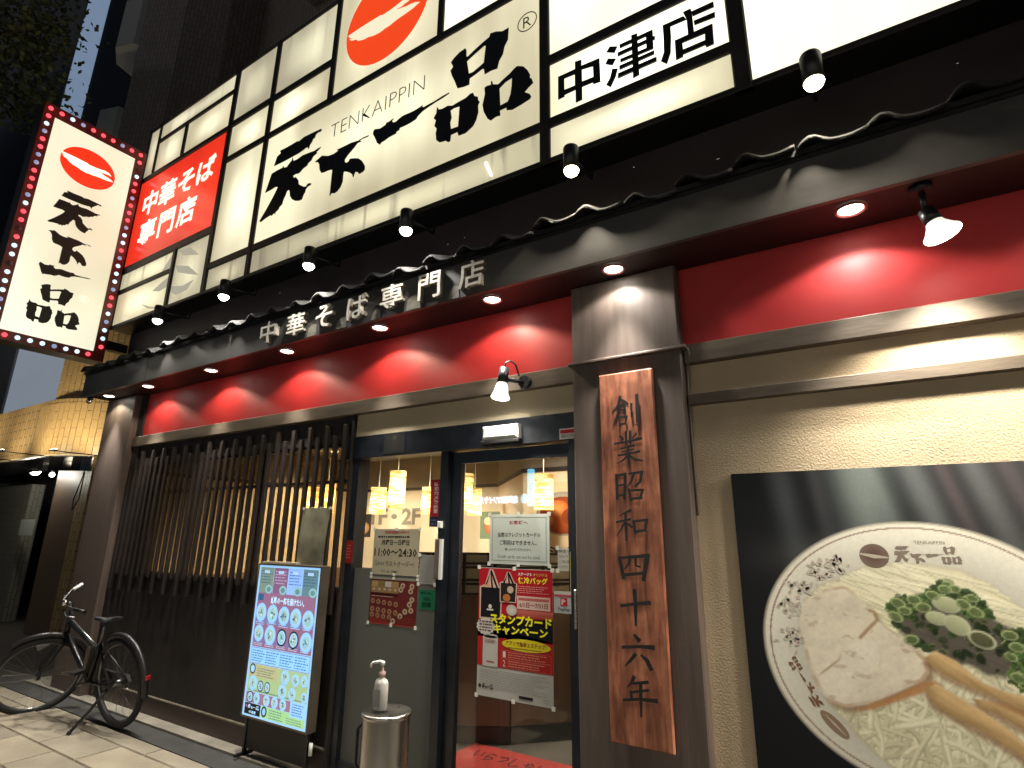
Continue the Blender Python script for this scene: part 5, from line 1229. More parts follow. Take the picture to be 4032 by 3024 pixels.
p.frame(-2.833, -2.646, 2.042, 2.182, 0.003, '#34342f', 1); p.ell(-2.74, 2.15, 0.02, 0.02, '#3c372c', 1); p.ell(-2.74, 2.09, 0.055, 0.038, '#2c2a26', 1); p.build('print', m_print, e)['kind'] = 'stuff'
e, p = poster('red_plate', 'narrow red plate at the edge of the frosted glass', 'plate', -3.155, -3.075, 1.30, 1.455, -0.0075, '#7c1c16', tape=False)
p.rect(-3.147, -3.083, 1.31, 1.445, '#8f241c', 1); p.dashes(-3.14, -3.09, 1.33, 1.43, 5, '#b86058', 2, 0.4, rp); p.build('print', m_print, e)['kind'] = 'stuff'
# stained sheet hung in front of the slats
e = empty('hanging_sheet', (-3.43, -0.06, 1.27), 'stained greenish plastic sheet hanging on the slats behind the lit menu board', 'sheet')
b = MB(); n = 8
vs = []
for j in range(n + 1):
    for i in range(5):
        u, v_ = i / 4, j / n
        x = -3.59 + 0.02 * v_ + u * (0.285 + 0.012 * v_); vs.append((x, -0.062 - 0.014 * math.sin(PI * u) - 0.010 * math.sin(3 * v_), 1.268 + 0.412 * v_))
b.add(vs, [(j * 5 + i, j * 5 + i + 1, (j + 1) * 5 + i + 1, (j + 1) * 5 + i) for j in range(n) for i in range(4)], 0, True)
b.build('sheet', mat('stained_sheet', (0.22, 0.21, 0.14), 0.5, var=0.3, vscale=9, bump=0.15, bscale=20), e)
for i in range(4):
    part('clip', m_white, lambda b: b.box(-3.57 + i * 0.095, -3.555 + i * 0.095, -0.075, -0.055, 1.668, 1.686), e)

# ------------------------------------------------------------------ lit menu board on legs
mbx0, mbx1, mbz0, mbz1, mby = -3.925, -3.245, 0.268, 1.268, -0.125
mn = empty('menu_board', ((mbx0 + mbx1) / 2, -0.1, 0.0), 'lit standing menu board full of noodle bowls in front of the slatted window', 'menu board')
m_case = mat('menu_case', (0.16, 0.13, 0.10), 0.4, 0.5, var=0.2, vscale=6)
part('cabinet', m_case, lambda b: (b.box(mbx0 - 0.012, mbx1 + 0.012, mby + 0.003, -0.055, mbz0 - 0.012, mbz1 + 0.012), b.box(mbx0 - 0.012, mbx0, mby - 0.004, mby + 0.003, mbz0 - 0.012, mbz1 + 0.012), b.box(mbx1, mbx1 + 0.012, mby - 0.004, mby + 0.003, mbz0 - 0.012, mbz1 + 0.012), b.box(mbx0, mbx1, mby - 0.004, mby + 0.003, mbz1, mbz1 + 0.012), b.box(mbx0, mbx1, mby - 0.004, mby + 0.003, mbz0 - 0.012, mbz0)), mn)
part('top_bar', mat('menu_topbar', (0.5, 0.42, 0.28), 0.4), lambda b: b.box(mbx0, mbx0 + 0.39, -0.11, -0.07, mbz1 + 0.013, mbz1 + 0.026), mn)
m_menulit = print_mat('lit_menu_print', 0.25, emit=0.33)
P = Print(onY(mby), 0.0003)
W, H = mbx1 - mbx0, mbz1 - mbz0
def U(u): return mbx0 + u * W
def V_(v): return mbz1 - v * H
def R_(u0, u1, v0, v1, c, l=1): P.rect(U(u0), U(u1), V_(v1), V_(v0), c, l)
R_(0, 1, 0, 1, '#b8d4ea', 0)
for k, c in enumerate(('#8c8232', '#96302a', '#a9b8e0', '#6c7048')):
    R_(0.03 + k * 0.237, 0.262 + k * 0.237, 0.015, 0.19, c, 1)
    P.dashes(U(0.05 + k * 0.237), U(0.25 + k * 0.237), V_(0.13), V_(0.03), 5, ['#4c4a1c', '#d8a09c', '#4a5478', '#3a4028'][k], 2, 0.35, rp)
    P.ell(U(0.20 + k * 0.237), V_(0.165), 0.042, 0.032, '#c8dcc8', 2, 16, '#9aa890'); P.ell(U(0.20 + k * 0.237), V_(0.165), 0.025, 0.018, '#6c8048', 3, 12)
    P.rect(U(0.10 + k * 0.237), U(0.19 + k * 0.237), V_(0.055), V_(0.035), '#ccd0d8', 3)
R_(0.03, 0.97, 0.19, 0.555, '#a8483a', 1)
R_(0.03, 0.97, 0.35, 0.40, '#8a6478', 2); R_(0.03, 0.97, 0.50, 0.53, '#96566a', 2)
P.text('感動の一杯を届けたい。', U(0.26), U(0.80), V_(0.262), V_(0.212), '#e4eefa', 3, 0.03)
P.rect(U(0.04), U(0.13), V_(0.245), V_(0.20), '#2c3440', 3)
def bowl(u, v, r, fill, dark=False):
    P.ell(U(u), V_(v), r * 1.02, r * 1.1, '#1c2026' if dark else '#cfe4f4', 4, 22, '#2a2e34' if dark else '#a8c8e0')
    P.ell(U(u), V_(v), r * 0.82, r * 0.88, '#dceefa', 5, 20, '#b8d2de'); P.ell(U(u), V_(v), r * 0.66, r * 0.70, fill, 6, 18, '#b4c4a0')
    for k in range(7):
        a = rp.uniform(0, 6.28); q = rp.uniform(0, 0.42) * r
        P.ell(U(u) + q * math.cos(a), V_(v) + q * math.sin(a), r * rp.uniform(0.12, 0.26), r * rp.uniform(0.08, 0.16), rp.choice(['#4a6a30', '#8a6a44', '#e0e4c4', '#6c8850', '#54402c']), 7 + k % 3, 9, None, a)
for k in range(5):
    bowl(0.12 + k * 0.19, 0.325 + 0.004 * k, 0.058, ['#c8cc96', '#c0cc8c', '#b09a72', '#c4b482', '#a8c0b0'][k])
    bowl(0.12 + k * 0.19, 0.465 + 0.004 * k, 0.052 + 0.008 * (k in (1, 4)), ['#d0c484', '#bcc890', '#a8c4c4', '#ccc88c', '#a4bcc0'][k], k in (2, 3))
    P.dashes(U(0.05 + k * 0.19), U(0.20 + k * 0.19), V_(0.41), V_(0.385), 2, '#d8c4d0', 3, 0.45, rp); P.dashes(U(0.05 + k * 0.19), U(0.20 + k * 0.19), V_(0.548), V_(0.525), 2, '#e0c8c8', 3, 0.45, rp)
R_(0.03, 0.97, 0.56, 0.665, '#b0d4f0', 1); P.frame(U(0.03), U(0.97), V_(0.665), V_(0.56), 0.004, '#9a5a60', 2)
for c in range(4): P.dashes(U(0.05 + c * 0.23), U(0.26 + c * 0.23), V_(0.655), V_(0.572), 5, '#3c5878', 2, 0.38, rp)
R_(0.03, 0.97, 0.668, 0.845, '#c0c04a', 1); R_(0.03, 0.5, 0.668, 0.75, '#d4b23c', 2)
P.ell(U(0.09), V_(0.70), 0.032, 0.034, '#2c3038', 3, 18); P.ell(U(0.09), V_(0.70), 0.022, 0.024, '#b8d8ec', 4, 16); P.dashes(U(0.17), U(0.47), V_(0.745), V_(0.685), 4, '#7c6420', 3, 0.4, rp)
for u, v, r in ((0.62, 0.715, 0.042), (0.78, 0.72, 0.036), (0.91, 0.715, 0.034), (0.12, 0.79, 0.044), (0.25, 0.80, 0.032), (0.36, 0.80, 0.032), (0.60, 0.805, 0.042), (0.75, 0.805, 0.036), (0.93, 0.81, 0.03)):
    bowl(u, v, r, rp.choice(['#c4c890', '#b0a470', '#c8b880']), u in (0.25, 0.36))
P.dashes(U(0.05), U(0.95), V_(0.842), V_(0.828), 1, '#5c6a30', 3, 0.5, rp)
R_(0.03, 0.74, 0.848, 0.915, '#b2583e', 1); R_(0.75, 0.97, 0.848, 0.935, '#b4d0ec', 2); P.dashes(U(0.77), U(0.95), V_(0.93), V_(0.855), 5, '#44607c', 3, 0.4, rp)
for u in (0.10, 0.21, 0.37, 0.50, 0.63): bowl(u, 0.88, 0.034, rp.choice(['#c8a06c', '#d8c8a8', '#a4b4a8']), u == 0.10)
R_(0.03, 0.29, 0.918, 0.988, '#14161c', 2); mini_logo(P, U(0.08), U(0.27), V_(0.952), V_(0.926), '#d4e2ee', 3); P.ell(U(0.058), V_(0.938), 0.009, 0.009, '#c4403a', 3); P.text('中津店', U(0.11), U(0.22), V_(0.982), V_(0.962), '#d4e2ee', 3, 0.02)
R_(0.30, 0.97, 0.938, 0.988, '#bcd456', 1); R_(0.30, 0.74, 0.918, 0.938, '#bcd456', 1); P.ell(U(0.35), V_(0.95), 0.030, 0.034, '#2c3430', 3, 18); P.ell(U(0.35), V_(0.95), 0.018, 0.022, '#a8ccd8', 4, 14)
P.dashes(U(0.43), U(0.66), V_(0.985), V_(0.925), 4, '#5a7030', 3, 0.35, rp); P.dashes(U(0.70), U(0.95), V_(0.985), V_(0.945), 3, '#5a7030', 3, 0.35, rp)
P.c = [(min(1, 0.02 + 0.66 * r), min(1, 0.09 + 0.82 * g_), min(1, 0.20 + 1.0 * b_), 1.0) if max(r, g_, b_) > 0.05 else (r, g_, b_, 1.0) for r, g_, b_, a_ in P.c]      # cool tubes behind the sheet
P.build('lit_print', m_menulit, mn)['kind'] = 'stuff'
for x in (mbx0 + 0.01, mbx1 - 0.025):
    part('leg', m_lampblack, lambda b: (b.box(x, x + 0.02, -0.10, -0.075, 0.0, mbz0 - 0.012), b.box(x, x + 0.02, -0.16, -0.02, 0.012, 0.03)), mn)
part('lower_panel', m_panel, lambda b: b.box(mbx0 + 0.032, mbx1 - 0.027, -0.092, -0.086, 0.06, mbz0 - 0.03), mn)
part('cord_plug', m_white, lambda b: b.rod((mbx1 + 0.02, -0.09, 0.20), (mbx1 + 0.02, -0.09, 0.13), 0.012), mn)

# ------------------------------------------------------------------ steel bin and sanitiser bottle
bc = (-2.262, -0.437)
m_bin = mat('bin_steel', (0.50, 0.475, 0.43), 0.27, 1.0, var=0.05, vscale=8, stretch=(1, 1, 0.1))
e = empty('steel_bin', (bc[0], bc[1], 0.0), 'round brushed steel bin standing before the frosted glass', 'bin')
part('drum', m_bin, lambda b: b.lathe([(0.110, 0.0), (0.122, 0.004), (0.122, 0.02), (0.120, 0.024), (0.120, 0.592)], lambda x, y, h: (bc[0] + x, bc[1] + y, h), 40), e)
part('lid', m_bin, lambda b: b.lathe([(0.121, 0.588), (0.128, 0.594), (0.129, 0.606), (0.122, 0.613), (0.10, 0.608), (0.001, 0.606)], lambda x, y, h: (bc[0] + x, bc[1] + y, h), 40), e)
part('side_handle', m_lampblack, lambda b: b.tube([(bc[0] - 0.118, bc[1] - 0.05, 0.55), (bc[0] - 0.14, bc[1] - 0.06, 0.52), (bc[0] - 0.14, bc[1] - 0.06, 0.36), (bc[0] - 0.12, bc[1] - 0.05, 0.33)], 0.008), e)
bx, by = -2.30, -0.45
e = empty('sanitiser_bottle', (bx, by, 0.607), 'white pump bottle of hand sanitiser on top of the steel bin', 'bottle')
part('bottle_body', mat('bottle_white', (0.62, 0.60, 0.56), 0.35), lambda b: b.lathe([(0.001, 0.001), (0.034, 0.002), (0.037, 0.008), (0.037, 0.125), (0.030, 0.142), (0.014, 0.152), (0.013, 0.162)], lambda x, y, h: (bx + x * 1.1, by + y * 0.8, 0.613 + h), 20), e)
part('label', mat('bottle_label', (0.5, 0.48, 0.46), 0.5), lambda b: b.box(bx - 0.028, bx + 0.026, by - 0.0315, by - 0.0300, 0.635, 0.715), e)
part('pump_collar', mat('pump_pinkish', (0.5, 0.33, 0.30), 0.4), lambda b: b.lathe([(0.016, 0.160), (0.018, 0.163), (0.018, 0.180), (0.008, 0.186), (0.006, 0.215)], lambda x, y, h: (bx + x, by + y, 0.613 + h), 16), e)
part('pump_nozzle', m_white, lambda b: (b.tube([(bx, by, 0.826), (bx, by, 0.838), (bx - 0.012, by - 0.004, 0.842), (bx - 0.052, by - 0.022, 0.836), (bx - 0.060, by - 0.026, 0.826), (bx - 0.060, by - 0.026, 0.812)], [0.012, 0.012, 0.009, 0.0065, 0.006, 0.005])), e)

# ------------------------------------------------------------------ inside the shop
g = MB(); g.box(-7.0, -0.8, 0.12, 4.4, -0.05, 0.012); tag(g.build('floor_interior', m_floor), kind='structure')
g = MB(); g.box(-7.0, -0.8, 0.12, 4.4, 2.62, 2.70); tag(g.build('ceiling_interior', m_taupe), kind='structure')
path = [(-7.0, 0.12), (-7.0, 3.6), (-4.25, 3.6), (-3.05, 2.25), (-1.25, 2.25), (-1.25, 0.12)]
def wallrun(name, m, z0, z1, t, pts=path, kind='structure', parent=None):
    b = MB()
    for (xa, ya), (xb, yb) in zip(pts[:-1], pts[1:]):
        d = Vector((xb - xa, yb - ya)).normalized(); nn = Vector((d.y, -d.x)) * t
        v = [(xa, ya), (xb, yb), (xb + nn.x, yb + nn.y), (xa + nn.x, ya + nn.y)]
        b.add([(x, y, z) for z in (z0, z1) for x, y in v], [(0, 1, 2, 3), (7, 6, 5, 4), (0, 4, 5, 1), (1, 5, 6, 2), (2, 6, 7, 3), (3, 7, 4, 0)])
    o = b.build(name, m, parent)
    if parent is None: tag(o, kind=kind)
    return o
iw = wallrun('wall_interior', m_inwall, 1.0, 2.16, -0.1)
wallrun('wainscot', m_wains, 0.012, 1.0, -0.099, parent=iw)
wallrun('upper_band', m_taupe, 2.16, 2.62, -0.098, parent=iw)
wallrun('picture_rail', m_dkwood, 2.14, 2.18, 0.02, parent=iw)
# low screen inside the door
sp = [(-3.30, 0.66), (-2.48, 1.12), (-1.55, 2.10)]
scn = empty('entry_screen', (-2.48, 1.12, 0.012), 'low brown partition topped by a wooden grid screen just inside the sliding door', 'partition')
wallrun('lower_panel', m_wains, 0.13, 1.04, 0.03, sp, parent=scn)
wallrun('base_board', mat('black_base', (0.012, 0.012, 0.013), 0.4), 0.012, 0.128, 0.035, sp, parent=scn)
wallrun('grid_paper', m_shoji, 1.045, 1.36, 0.006, sp, parent=scn)
for zz in (1.04, 1.115, 1.145, 1.24, 1.27, 1.345): wallrun('grid_rail', m_dkwood, zz, zz + 0.018, 0.018, sp, parent=scn)
for (xa, ya), (xb, yb) in zip(sp[:-1], sp[1:]):
    L = math.hypot(xb - xa, yb - ya); k = 0
    t = 0.02
    while t < L:
        px, py = xa + (xb - xa) * t / L, ya + (yb - ya) * t / L
        part('grid_bar', m_dkwood, lambda b: b.box(px - 0.009, px + 0.009, py - 0.022, py + 0.012, 1.058, 1.345), scn)
        k += 1; t += 0.05 if k % 2 else 0.20
# red door mat
mt = empty('door_mat', (-2.2, 0.6, 0.012), 'red welcome mat with dark brush lettering on the floor inside the door', 'mat')
part('mat_pad', mat('mat_red', (0.46, 0.045, 0.035), 0.85, var=0.15, vscale=20, bump=0.4, bscale=150), lambda b: b.box(-2.68, -1.75, 0.28, 0.965, 0.0125, 0.022), mt)
P = Print(lambda u, v, d=0: (u, v, 0.0224 + d))
for k, chx in enumerate('いらっしゃいませ'): P.text(chx, -2.57 + k * 0.10, -2.49 + k * 0.10, 0.74 - 0.02 * (k % 2), 0.86, (0.10, 0.012, 0.010), 1, 0.02)
P.build('lettering', mat('mat_ink', (0.10, 0.012, 0.010), 0.9), mt)
# paper lanterns
m_lan = bpy.data.materials.new('lantern_paper'); m_lan.use_nodes = True
def _lan(m):
    nt = m.node_tree; b = nt.nodes['Principled BSDF']
    tc = nt.nodes.new('ShaderNodeTexCoord'); mp = nt.nodes.new('ShaderNodeMapping')
    mp.inputs['Rotation'].default_value = (0, 0.9, 0.4); mp.inputs['Scale'].default_value = (3, 3, 22)
    nt.links.new(tc.outputs['Object'], mp.inputs[0])
    n = nt.nodes.new('ShaderNodeTexNoise'); n.inputs['Scale'].default_value = 2.4; n.inputs['Detail'].default_value = 3
    nt.links.new(mp.outputs[0], n.inputs['Vector'])
    r = nt.nodes.new('ShaderNodeValToRGB'); r.color_ramp.elements[0].position = 0.42; r.color_ramp.elements[1].position = 0.56
    r.color_ramp.elements[0].color = (0.34, 0.20, 0.055, 1); r.color_ramp.elements[1].color = (0.85, 0.66, 0.33, 1)
    nt.links.new(n.outputs['Fac'], r.inputs[0])
    tl = nt.nodes.new('ShaderNodeBsdfTranslucent'); nt.links.new(r.outputs[0], tl.inputs[0]); nt.links.new(r.outputs[0], b.inputs['Base Color'])
    mx = nt.nodes.new('ShaderNodeMixShader'); mx.inputs[0].default_value = 0.7
    nt.links.new(b.outputs[0], mx.inputs[1]); nt.links.new(tl.outputs[0], mx.inputs[2]); nt.links.new(mx.outputs[0], nt.nodes['Material Output'].inputs[0])
_lan(m_lan)
LAN = [(-4.41, 1.8, 1.77, 2.18, 0.09, 'seen highest through the fixed glass'), (-5.90, 3.0, 1.77, 2.14, 0.11, 'far back behind the fixed glass'), (-4.96, 3.0, 1.75, 2.11, 0.10, 'far back beside the vertical red sticker'), (-3.48, 1.8, 1.75, 2.11, 0.088, 'at the near edge of the sliding door glass'), (-4.14, 2.9, 1.73, 2.06, 0.085, 'far back behind the sliding door glass'), (-2.555, 1.8, 1.73, 2.06, 0.09, 'above the white card notice'), (-5.55, 1.8, 1.73, 2.12, 0.09, 'behind the near end of the slatted window'), (-6.3, 2.2, 1.73, 2.1, 0.09, 'behind the middle of the slatted window')]
for x, y, z0, z1, r, w in LAN:
    e = empty('paper_lantern', (x, y, z0), 'glowing cylindrical paper lantern ' + w, 'lantern', 'paper lanterns inside the shop')
    b = MB(); vs = []; n, mrow = 20, 8
    for j in range(mrow + 1):
        for i in range(n):
            t = 2 * PI * i / n; q = r * (1 + 0.05 * math.sin(3 * t + j * 0.9))
            vs.append((x + q * math.cos(t), y + q * math.sin(t), z0 + (z1 - z0) * j / mrow))
    b.add(vs, [(j * n + i, j * n + (i + 1) % n, (j + 1) * n + (i + 1) % n, (j + 1) * n + i) for j in range(mrow) for i in range(n)], 0, True)
    b.build('shade', m_lan, e)
    part('bulb', mat('lantern_bulb', (1, 0.9, 0.6), emis=(1, 0.82, 0.45), estr=14), lambda b: b.ball((x, y, z0 + 0.36 * (z1 - z0)), 0.033, 8), e)
    part('cord', m_white, lambda b: b.rod((x, y, z1 - 0.02), (x, y, 2.62), 0.004, n=6), e)
    part('ceiling_cap', m_white, lambda b: b.rod((x, y, 2.595), (x, y, 2.62), 0.05, n=16), e)
    point('lantern_light', (x, y, z0 + 0.36 * (z1 - z0)), 9.0, (1.0, 0.85, 0.60), 0.04, e)
for x, y, wl in ((-5.2, 2.3, 'over the far tables'), (-4.75, 2.1, 'between the lanterns'), (-6.2, 2.4, 'added to brighten the corner behind the slats'), (-2.3, 1.3, 'just inside the sliding door')):  # lamp behind the slats is added to brighten the view through them
    e = empty('ceiling_lamp', (x, y, 2.62), 'small round lit ceiling lamp inside the shop ' + wl, 'lamp', 'ceiling lamps inside the shop')
    part('lamp_ring', m_white, lambda b: b.rod((x, y, 2.60), (x, y, 2.62), 0.06, n=18), e)
    part('lamp_lens', m_bulbw, lambda b: b.rod((x, y, 2.594), (x, y, 2.5995), 0.045, n=18), e)
    spot('ceiling_light', (x, y, 2.58), (x, y + 0.2, 0), 85, 150, 0.6, (1.0, 0.92, 0.77), 0.05, e)
# pictures and floor signs on the inside walls
Y3 = 3.598
t1 = empty('floor_sign', (-6.2, 3.6, 1.68), 'large grey 1F and 2F floor lettering on the cream wall seen through the fixed glass', 'lettering')
for s, xa, xb in (('1F', -6.62, -6.28), ('・', -6.2, -6.08), ('2F', -5.98, -5.62)):
    b = MB(); solid_text(b, s, xa, xb, 1.64 if s != '・' else 1.72, 1.88 if s != '・' else 1.80, onY(Y3), 0.006, 0.001, 0.03); b.build('lettering', mat('grey_wall_letter', (0.20, 0.175, 0.13), 0.6), t1)
def wallpic(name, label, x0, x1, z0, z1, y, base, blobs, text=None, group=None):
    e = empty(name, ((x0 + x1) / 2, y, z0), label, 'picture', group)
    part('sheet', mat('pic_%s' % base.strip('#'), base, 0.5), lambda b: b.box(x0, x1, y, y + 0.004, z0, z1), e)
    p = Print(onY(y - 0.001))
    for i, (u, v, ru, rv, c, ce) in enumerate(blobs): p.ell(x0 + u * (x1 - x0), z0 + v * (z1 - z0), ru * (x1 - x0), rv * (z1 - z0), c, 1 + i, 22, ce)
    if text: p.text(text, x0 + 0.1 * (x1 - x0), x1 - 0.1 * (x1 - x0), z0 + 0.10 * (z1 - z0), z0 + 0.24 * (z1 - z0), '#2a2018', 9, 0.02)
    p.build('print', m_print, e)['kind'] = 'stuff'
wallpic('wall_picture', 'small dark picture of a noodle bowl on the inside wall near the floor lettering', -7.0, -6.62, 1.45, 1.80, Y3, '#241c18', [(0.5, 0.4, 0.42, 0.3, '#d8a878', '#a07850'), (0.5, 0.42, 0.3, 0.2, '#e0c8a0', '#c09060'), (0.4, 0.75, 0.3, 0.1, '#58503c', None)])
wallpic('rice_poster', 'large inside poster of a reddish rice dish seen through the sliding door', -2.98, -2.32, 1.20, 2.03, 2.247, '#c8b08c', [(0.6, 0.62, 0.46, 0.26, '#c8bfae', '#8a8478'), (0.6, 0.60, 0.40, 0.22, '#b05a2c', '#7a3418'), (0.5, 0.68, 0.2, 0.1, '#d89858', '#b05a2c'), (0.72, 0.58, 0.14, 0.10, '#6a2c18', '#8a3c20'), (0.35, 0.55, 0.12, 0.08, '#c89868', '#a05028')], '天津飯')
wallpic('small_poster', 'small green and orange poster on the inside wall beside the door stile', -4.42, -4.10, 1.45, 1.80, 3.43, '#6a7a5c', [(0.55, 0.45, 0.35, 0.3, '#c88858', '#a06040'), (0.4, 0.65, 0.2, 0.15, '#d8c8a0', None)])

# ------------------------------------------------------------------ bicycle leaning on its stand
bk = bpy.data.objects.new('bicycle', None); link(bk)
tag(bk, 'dark city bicycle leaning on its kickstand beside the far column', 'bicycle')
RW, WB = 0.335, 1.08
m_bfr = mat('bike_frame_dark', (0.014, 0.014, 0.015), 0.3, 0.2)
m_tyre = mat('tyre_rubber', (0.012, 0.012, 0.012), 0.7, bump=0.3, bscale=120)
m_alu = mat('bike_alloy', (0.22, 0.22, 0.22), 0.32, 1.0)
m_guard = mat('mudguard', (0.012, 0.012, 0.013), 0.4)
def bpart(name, m, fn, parent=bk):
    b = MB(); fn(b); o = b.build(name, m)
    o.parent = parent
    return o
def wheel(cx, parent):
    w = bpart('wheel', m_alu, lambda b: (b.torus((cx, 0, RW), (0, 1, 0), RW - 0.045, 0.012, 48, 6), b.rod((cx, -0.045, RW), (cx, 0.045, RW), 0.022, n=12)), parent)
    bpart('tyre', m_tyre, lambda b: b.torus((cx, 0, RW), (0, 1, 0), RW - 0.025, 0.025, 56, 10), w)
    def sp_(b):
        for k in range(28):
            t = 2 * PI * k / 28; s = 0.03 if k % 2 else -0.03
            t2 = t + (0.25 if (k // 2) % 2 else -0.25)
            b.rod((cx + 0.02 * math.cos(t2), s, RW + 0.02 * math.sin(t2)), (cx + (RW - 0.05) * math.cos(t), 0, RW + (RW - 0.05) * math.sin(t)), 0.0008, n=4, caps=False)
    so = bpart('spokes', m_alu, sp_, w); so['kind'] = 'stuff'
    return w
wheel(0.0, bk)
HT, HB = Vector((0.80, 0, 0.80)), Vector((0.86, 0, 0.60))      # steering axis
FH = Vector((WB, 0, RW)); BB = Vector((0.44, 0, 0.285)); ST = Vector((0.30, 0, 0.60))
bpart('frame', m_bfr, lambda b: (b.rod(HT, HB, 0.022, n=12), b.tube([HB + Vector((-0.005, 0, 0.05)), (0.60, 0, 0.42), BB], 0.024, 12), b.tube([HT + Vector((0.012, 0, -0.06)), (0.56, 0, 0.64), ST + Vector((0.02, 0, -0.07))], 0.018, 12), b.rod(BB, ST, 0.019, n=12),
    b.tube([BB, (0.2, 0.05, 0.31), (0, 0.06, RW)], 0.011), b.tube([BB, (0.2, -0.05, 0.31), (0, -0.06, RW)], 0.011), b.tube([ST, (0.15, 0.045, 0.46), (0, 0.06, RW)], 0.009), b.tube([ST, (0.15, -0.045, 0.46), (0, -0.06, RW)], 0.009)))
bpart('top_tube_decal', m_alu, lambda b: b.tube([HT + Vector((-0.02, -0.004, -0.055)), (0.56, -0.006, 0.648), (0.40, -0.006, 0.585)], 0.0165, 10))
bpart('seat_post', m_alu, lambda b: b.rod(ST, ST + Vector((-0.06, 0, 0.17)), 0.013, n=10))
def saddle(b):
    prof = [(0.155, 0.012, 0.0), (0.08, 0.022, 0.006), (0.0, 0.035, 0.004), (-0.06, 0.062, 0.010), (-0.11, 0.078, 0.018), (-0.135, 0.06, 0.014)]
    c = ST + Vector((-0.055, 0, 0.195)); v = []
    for x, w, z in prof:
        for k in range(8):
            t = PI * k / 7
            v.append((c.x + x, w * math.cos(t), c.z + z + 0.025 * math.sin(t) - 0.012))
    b.add(v, [(i * 8 + k, i * 8 + k + 1, i * 8 + 9 + k, i * 8 + 8 + k) for i in range(5) for k in range(7)], 0, True)
    b.add([v[k] for k in range(8)], [tuple(range(8))]); b.add([v[40 + k] for k in range(8)], [tuple(reversed(range(8)))])
bpart('saddle', mat('saddle_black', (0.02, 0.02, 0.022), 0.35), saddle)
bpart('chain_case', m_guard, lambda b: b.prism([[(0.53, 0.285), (0.51, 0.36), (0.44, 0.385), (0.2, 0.375), (0.0, 0.375), (-0.04, 0.325), (0.0, 0.275), (0.2, 0.245), (0.44, 0.195), (0.51, 0.215)]], lambda u, v, d: (u, -0.05 - d, v), 0.0, 0.025))
cr_ = bpart('crank', m_alu, lambda b: (b.rod(BB + Vector((0, -0.07, 0)), BB + Vector((0, 0.09, 0)), 0.014, n=8), b.tube([BB + Vector((0, -0.07, 0)), BB + Vector((0.10, -0.08, -0.13))], 0.010), b.tube([BB + Vector((0, 0.09, 0)), BB + Vector((-0.10, 0.09, 0.13))], 0.010)))
bpart('pedal', m_lampblack, lambda b: b.box(BB.x + 0.06, BB.x + 0.14, -0.17, -0.085, BB.z - 0.145, BB.z - 0.12), cr_)
bpart('pedal', m_lampblack, lambda b: b.box(BB.x - 0.14, BB.x - 0.06, 0.095, 0.18, BB.z + 0.12, BB.z + 0.145), cr_)
bpart('mudguard', m_guard, lambda b: b.torus((0, 0, RW), (0, 1, 0), RW + 0.022, 0.024, 30, 8, 0, -1.75, 0.5))
bpart('battery', mat('bike_battery', (0.10, 0.09, 0.08), 0.35), lambda b: b.prism([[(0.33, 0.36), (0.39, 0.35), (0.31, 0.57), (0.25, 0.58)]], lambda u, v, d: (u - 0.02 + 0.14, d, v), -0.035, 0.035))
bpart('kickstand', m_guard, lambda b: (b.tube([(0.06, 0.05, 0.30), (0.10, 0.15, 0.17), (0.13, 0.27, 0.050)], 0.011), b.rod((0.128, 0.263, 0.06), (0.133, 0.275, 0.040), 0.016, n=8)))
bpart('rear_reflector', mat('reflector_red', (0.4, 0.02, 0.02), 0.2), lambda b: b.box(-0.396, -0.380, -0.016, 0.016, 0.40, 0.43))
# front assembly turned towards the street
st = bpy.data.objects.new('front_fork', None); st.parent = bk; COL.objects.link(st)
fk = []
def fpart(name, m, fn):
    b = MB(); fn(b); o = b.build(name, m); fk.append(o); return o
fr_ = fpart('front_fork', m_bfr, lambda b: (b.rod(HT + Vector((-0.012, 0, 0.04)), HB, 0.018, n=10), b.tube([HB + Vector((0, 0.0, 0)), HB + Vector((0.02, 0.055, -0.03)), FH + Vector((-0.02, 0.055, 0.05)), FH + Vector((0, 0.055, 0))], 0.012), b.tube([HB, HB + Vector((0.02, -0.055, -0.03)), FH + Vector((-0.02, -0.055, 0.05)), FH + Vector((0, -0.055, 0))], 0.012)))
bpy.data.objects.remove(st)
ax = (HT - HB).normalized(); ang = 1.2
Mt = Matrix.Translation(HB) @ Matrix.Rotation(ang, 4, ax) @ Matrix.Translation(-HB)
w2 = wheel(WB, bk)
hb = fpart('handlebar', m_alu, lambda b: (b.tube([HT + Vector((-0.012, 0, 0.03)), HT + Vector((-0.02, 0, 0.10)), HT + Vector((0.03, 0, 0.125))], 0.014), b.tube([HT + Vector((-0.10, -0.29, 0.12)), HT + Vector((-0.02, -0.18, 0.13)), HT + Vector((0.035, -0.05, 0.125)), HT + Vector((0.035, 0.05, 0.125)), HT + Vector((-0.02, 0.18, 0.13)), HT + Vector((-0.10, 0.29, 0.12))], 0.0115)))
gr1 = fpart('grip', m_white, lambda b: b.tube([HT + Vector((-0.035, -0.20, 0.1285)), HT + Vector((-0.105, -0.297, 0.1195))], 0.016)); gr2 = fpart('grip', m_lampblack, lambda b: b.tube([HT + Vector((-0.035, 0.20, 0.1285)), HT + Vector((-0.105, 0.297, 0.1195))], 0.016))
lv = fpart('brake_lever', m_alu, lambda b: (b.tube([HT + Vector((0.03, -0.15, 0.11)), HT + Vector((0.03, -0.20, 0.09)), HT + Vector((-0.03, -0.27, 0.085))], 0.006), b.tube([HT + Vector((0.03, 0.15, 0.11)), HT + Vector((0.03, 0.20, 0.09)), HT + Vector((-0.03, 0.27, 0.085))], 0.006)))
bl = fpart('bell', m_chrome, lambda b: b.ball(HT + Vector((0.02, 0.09, 0.16)), 0.026, 8))
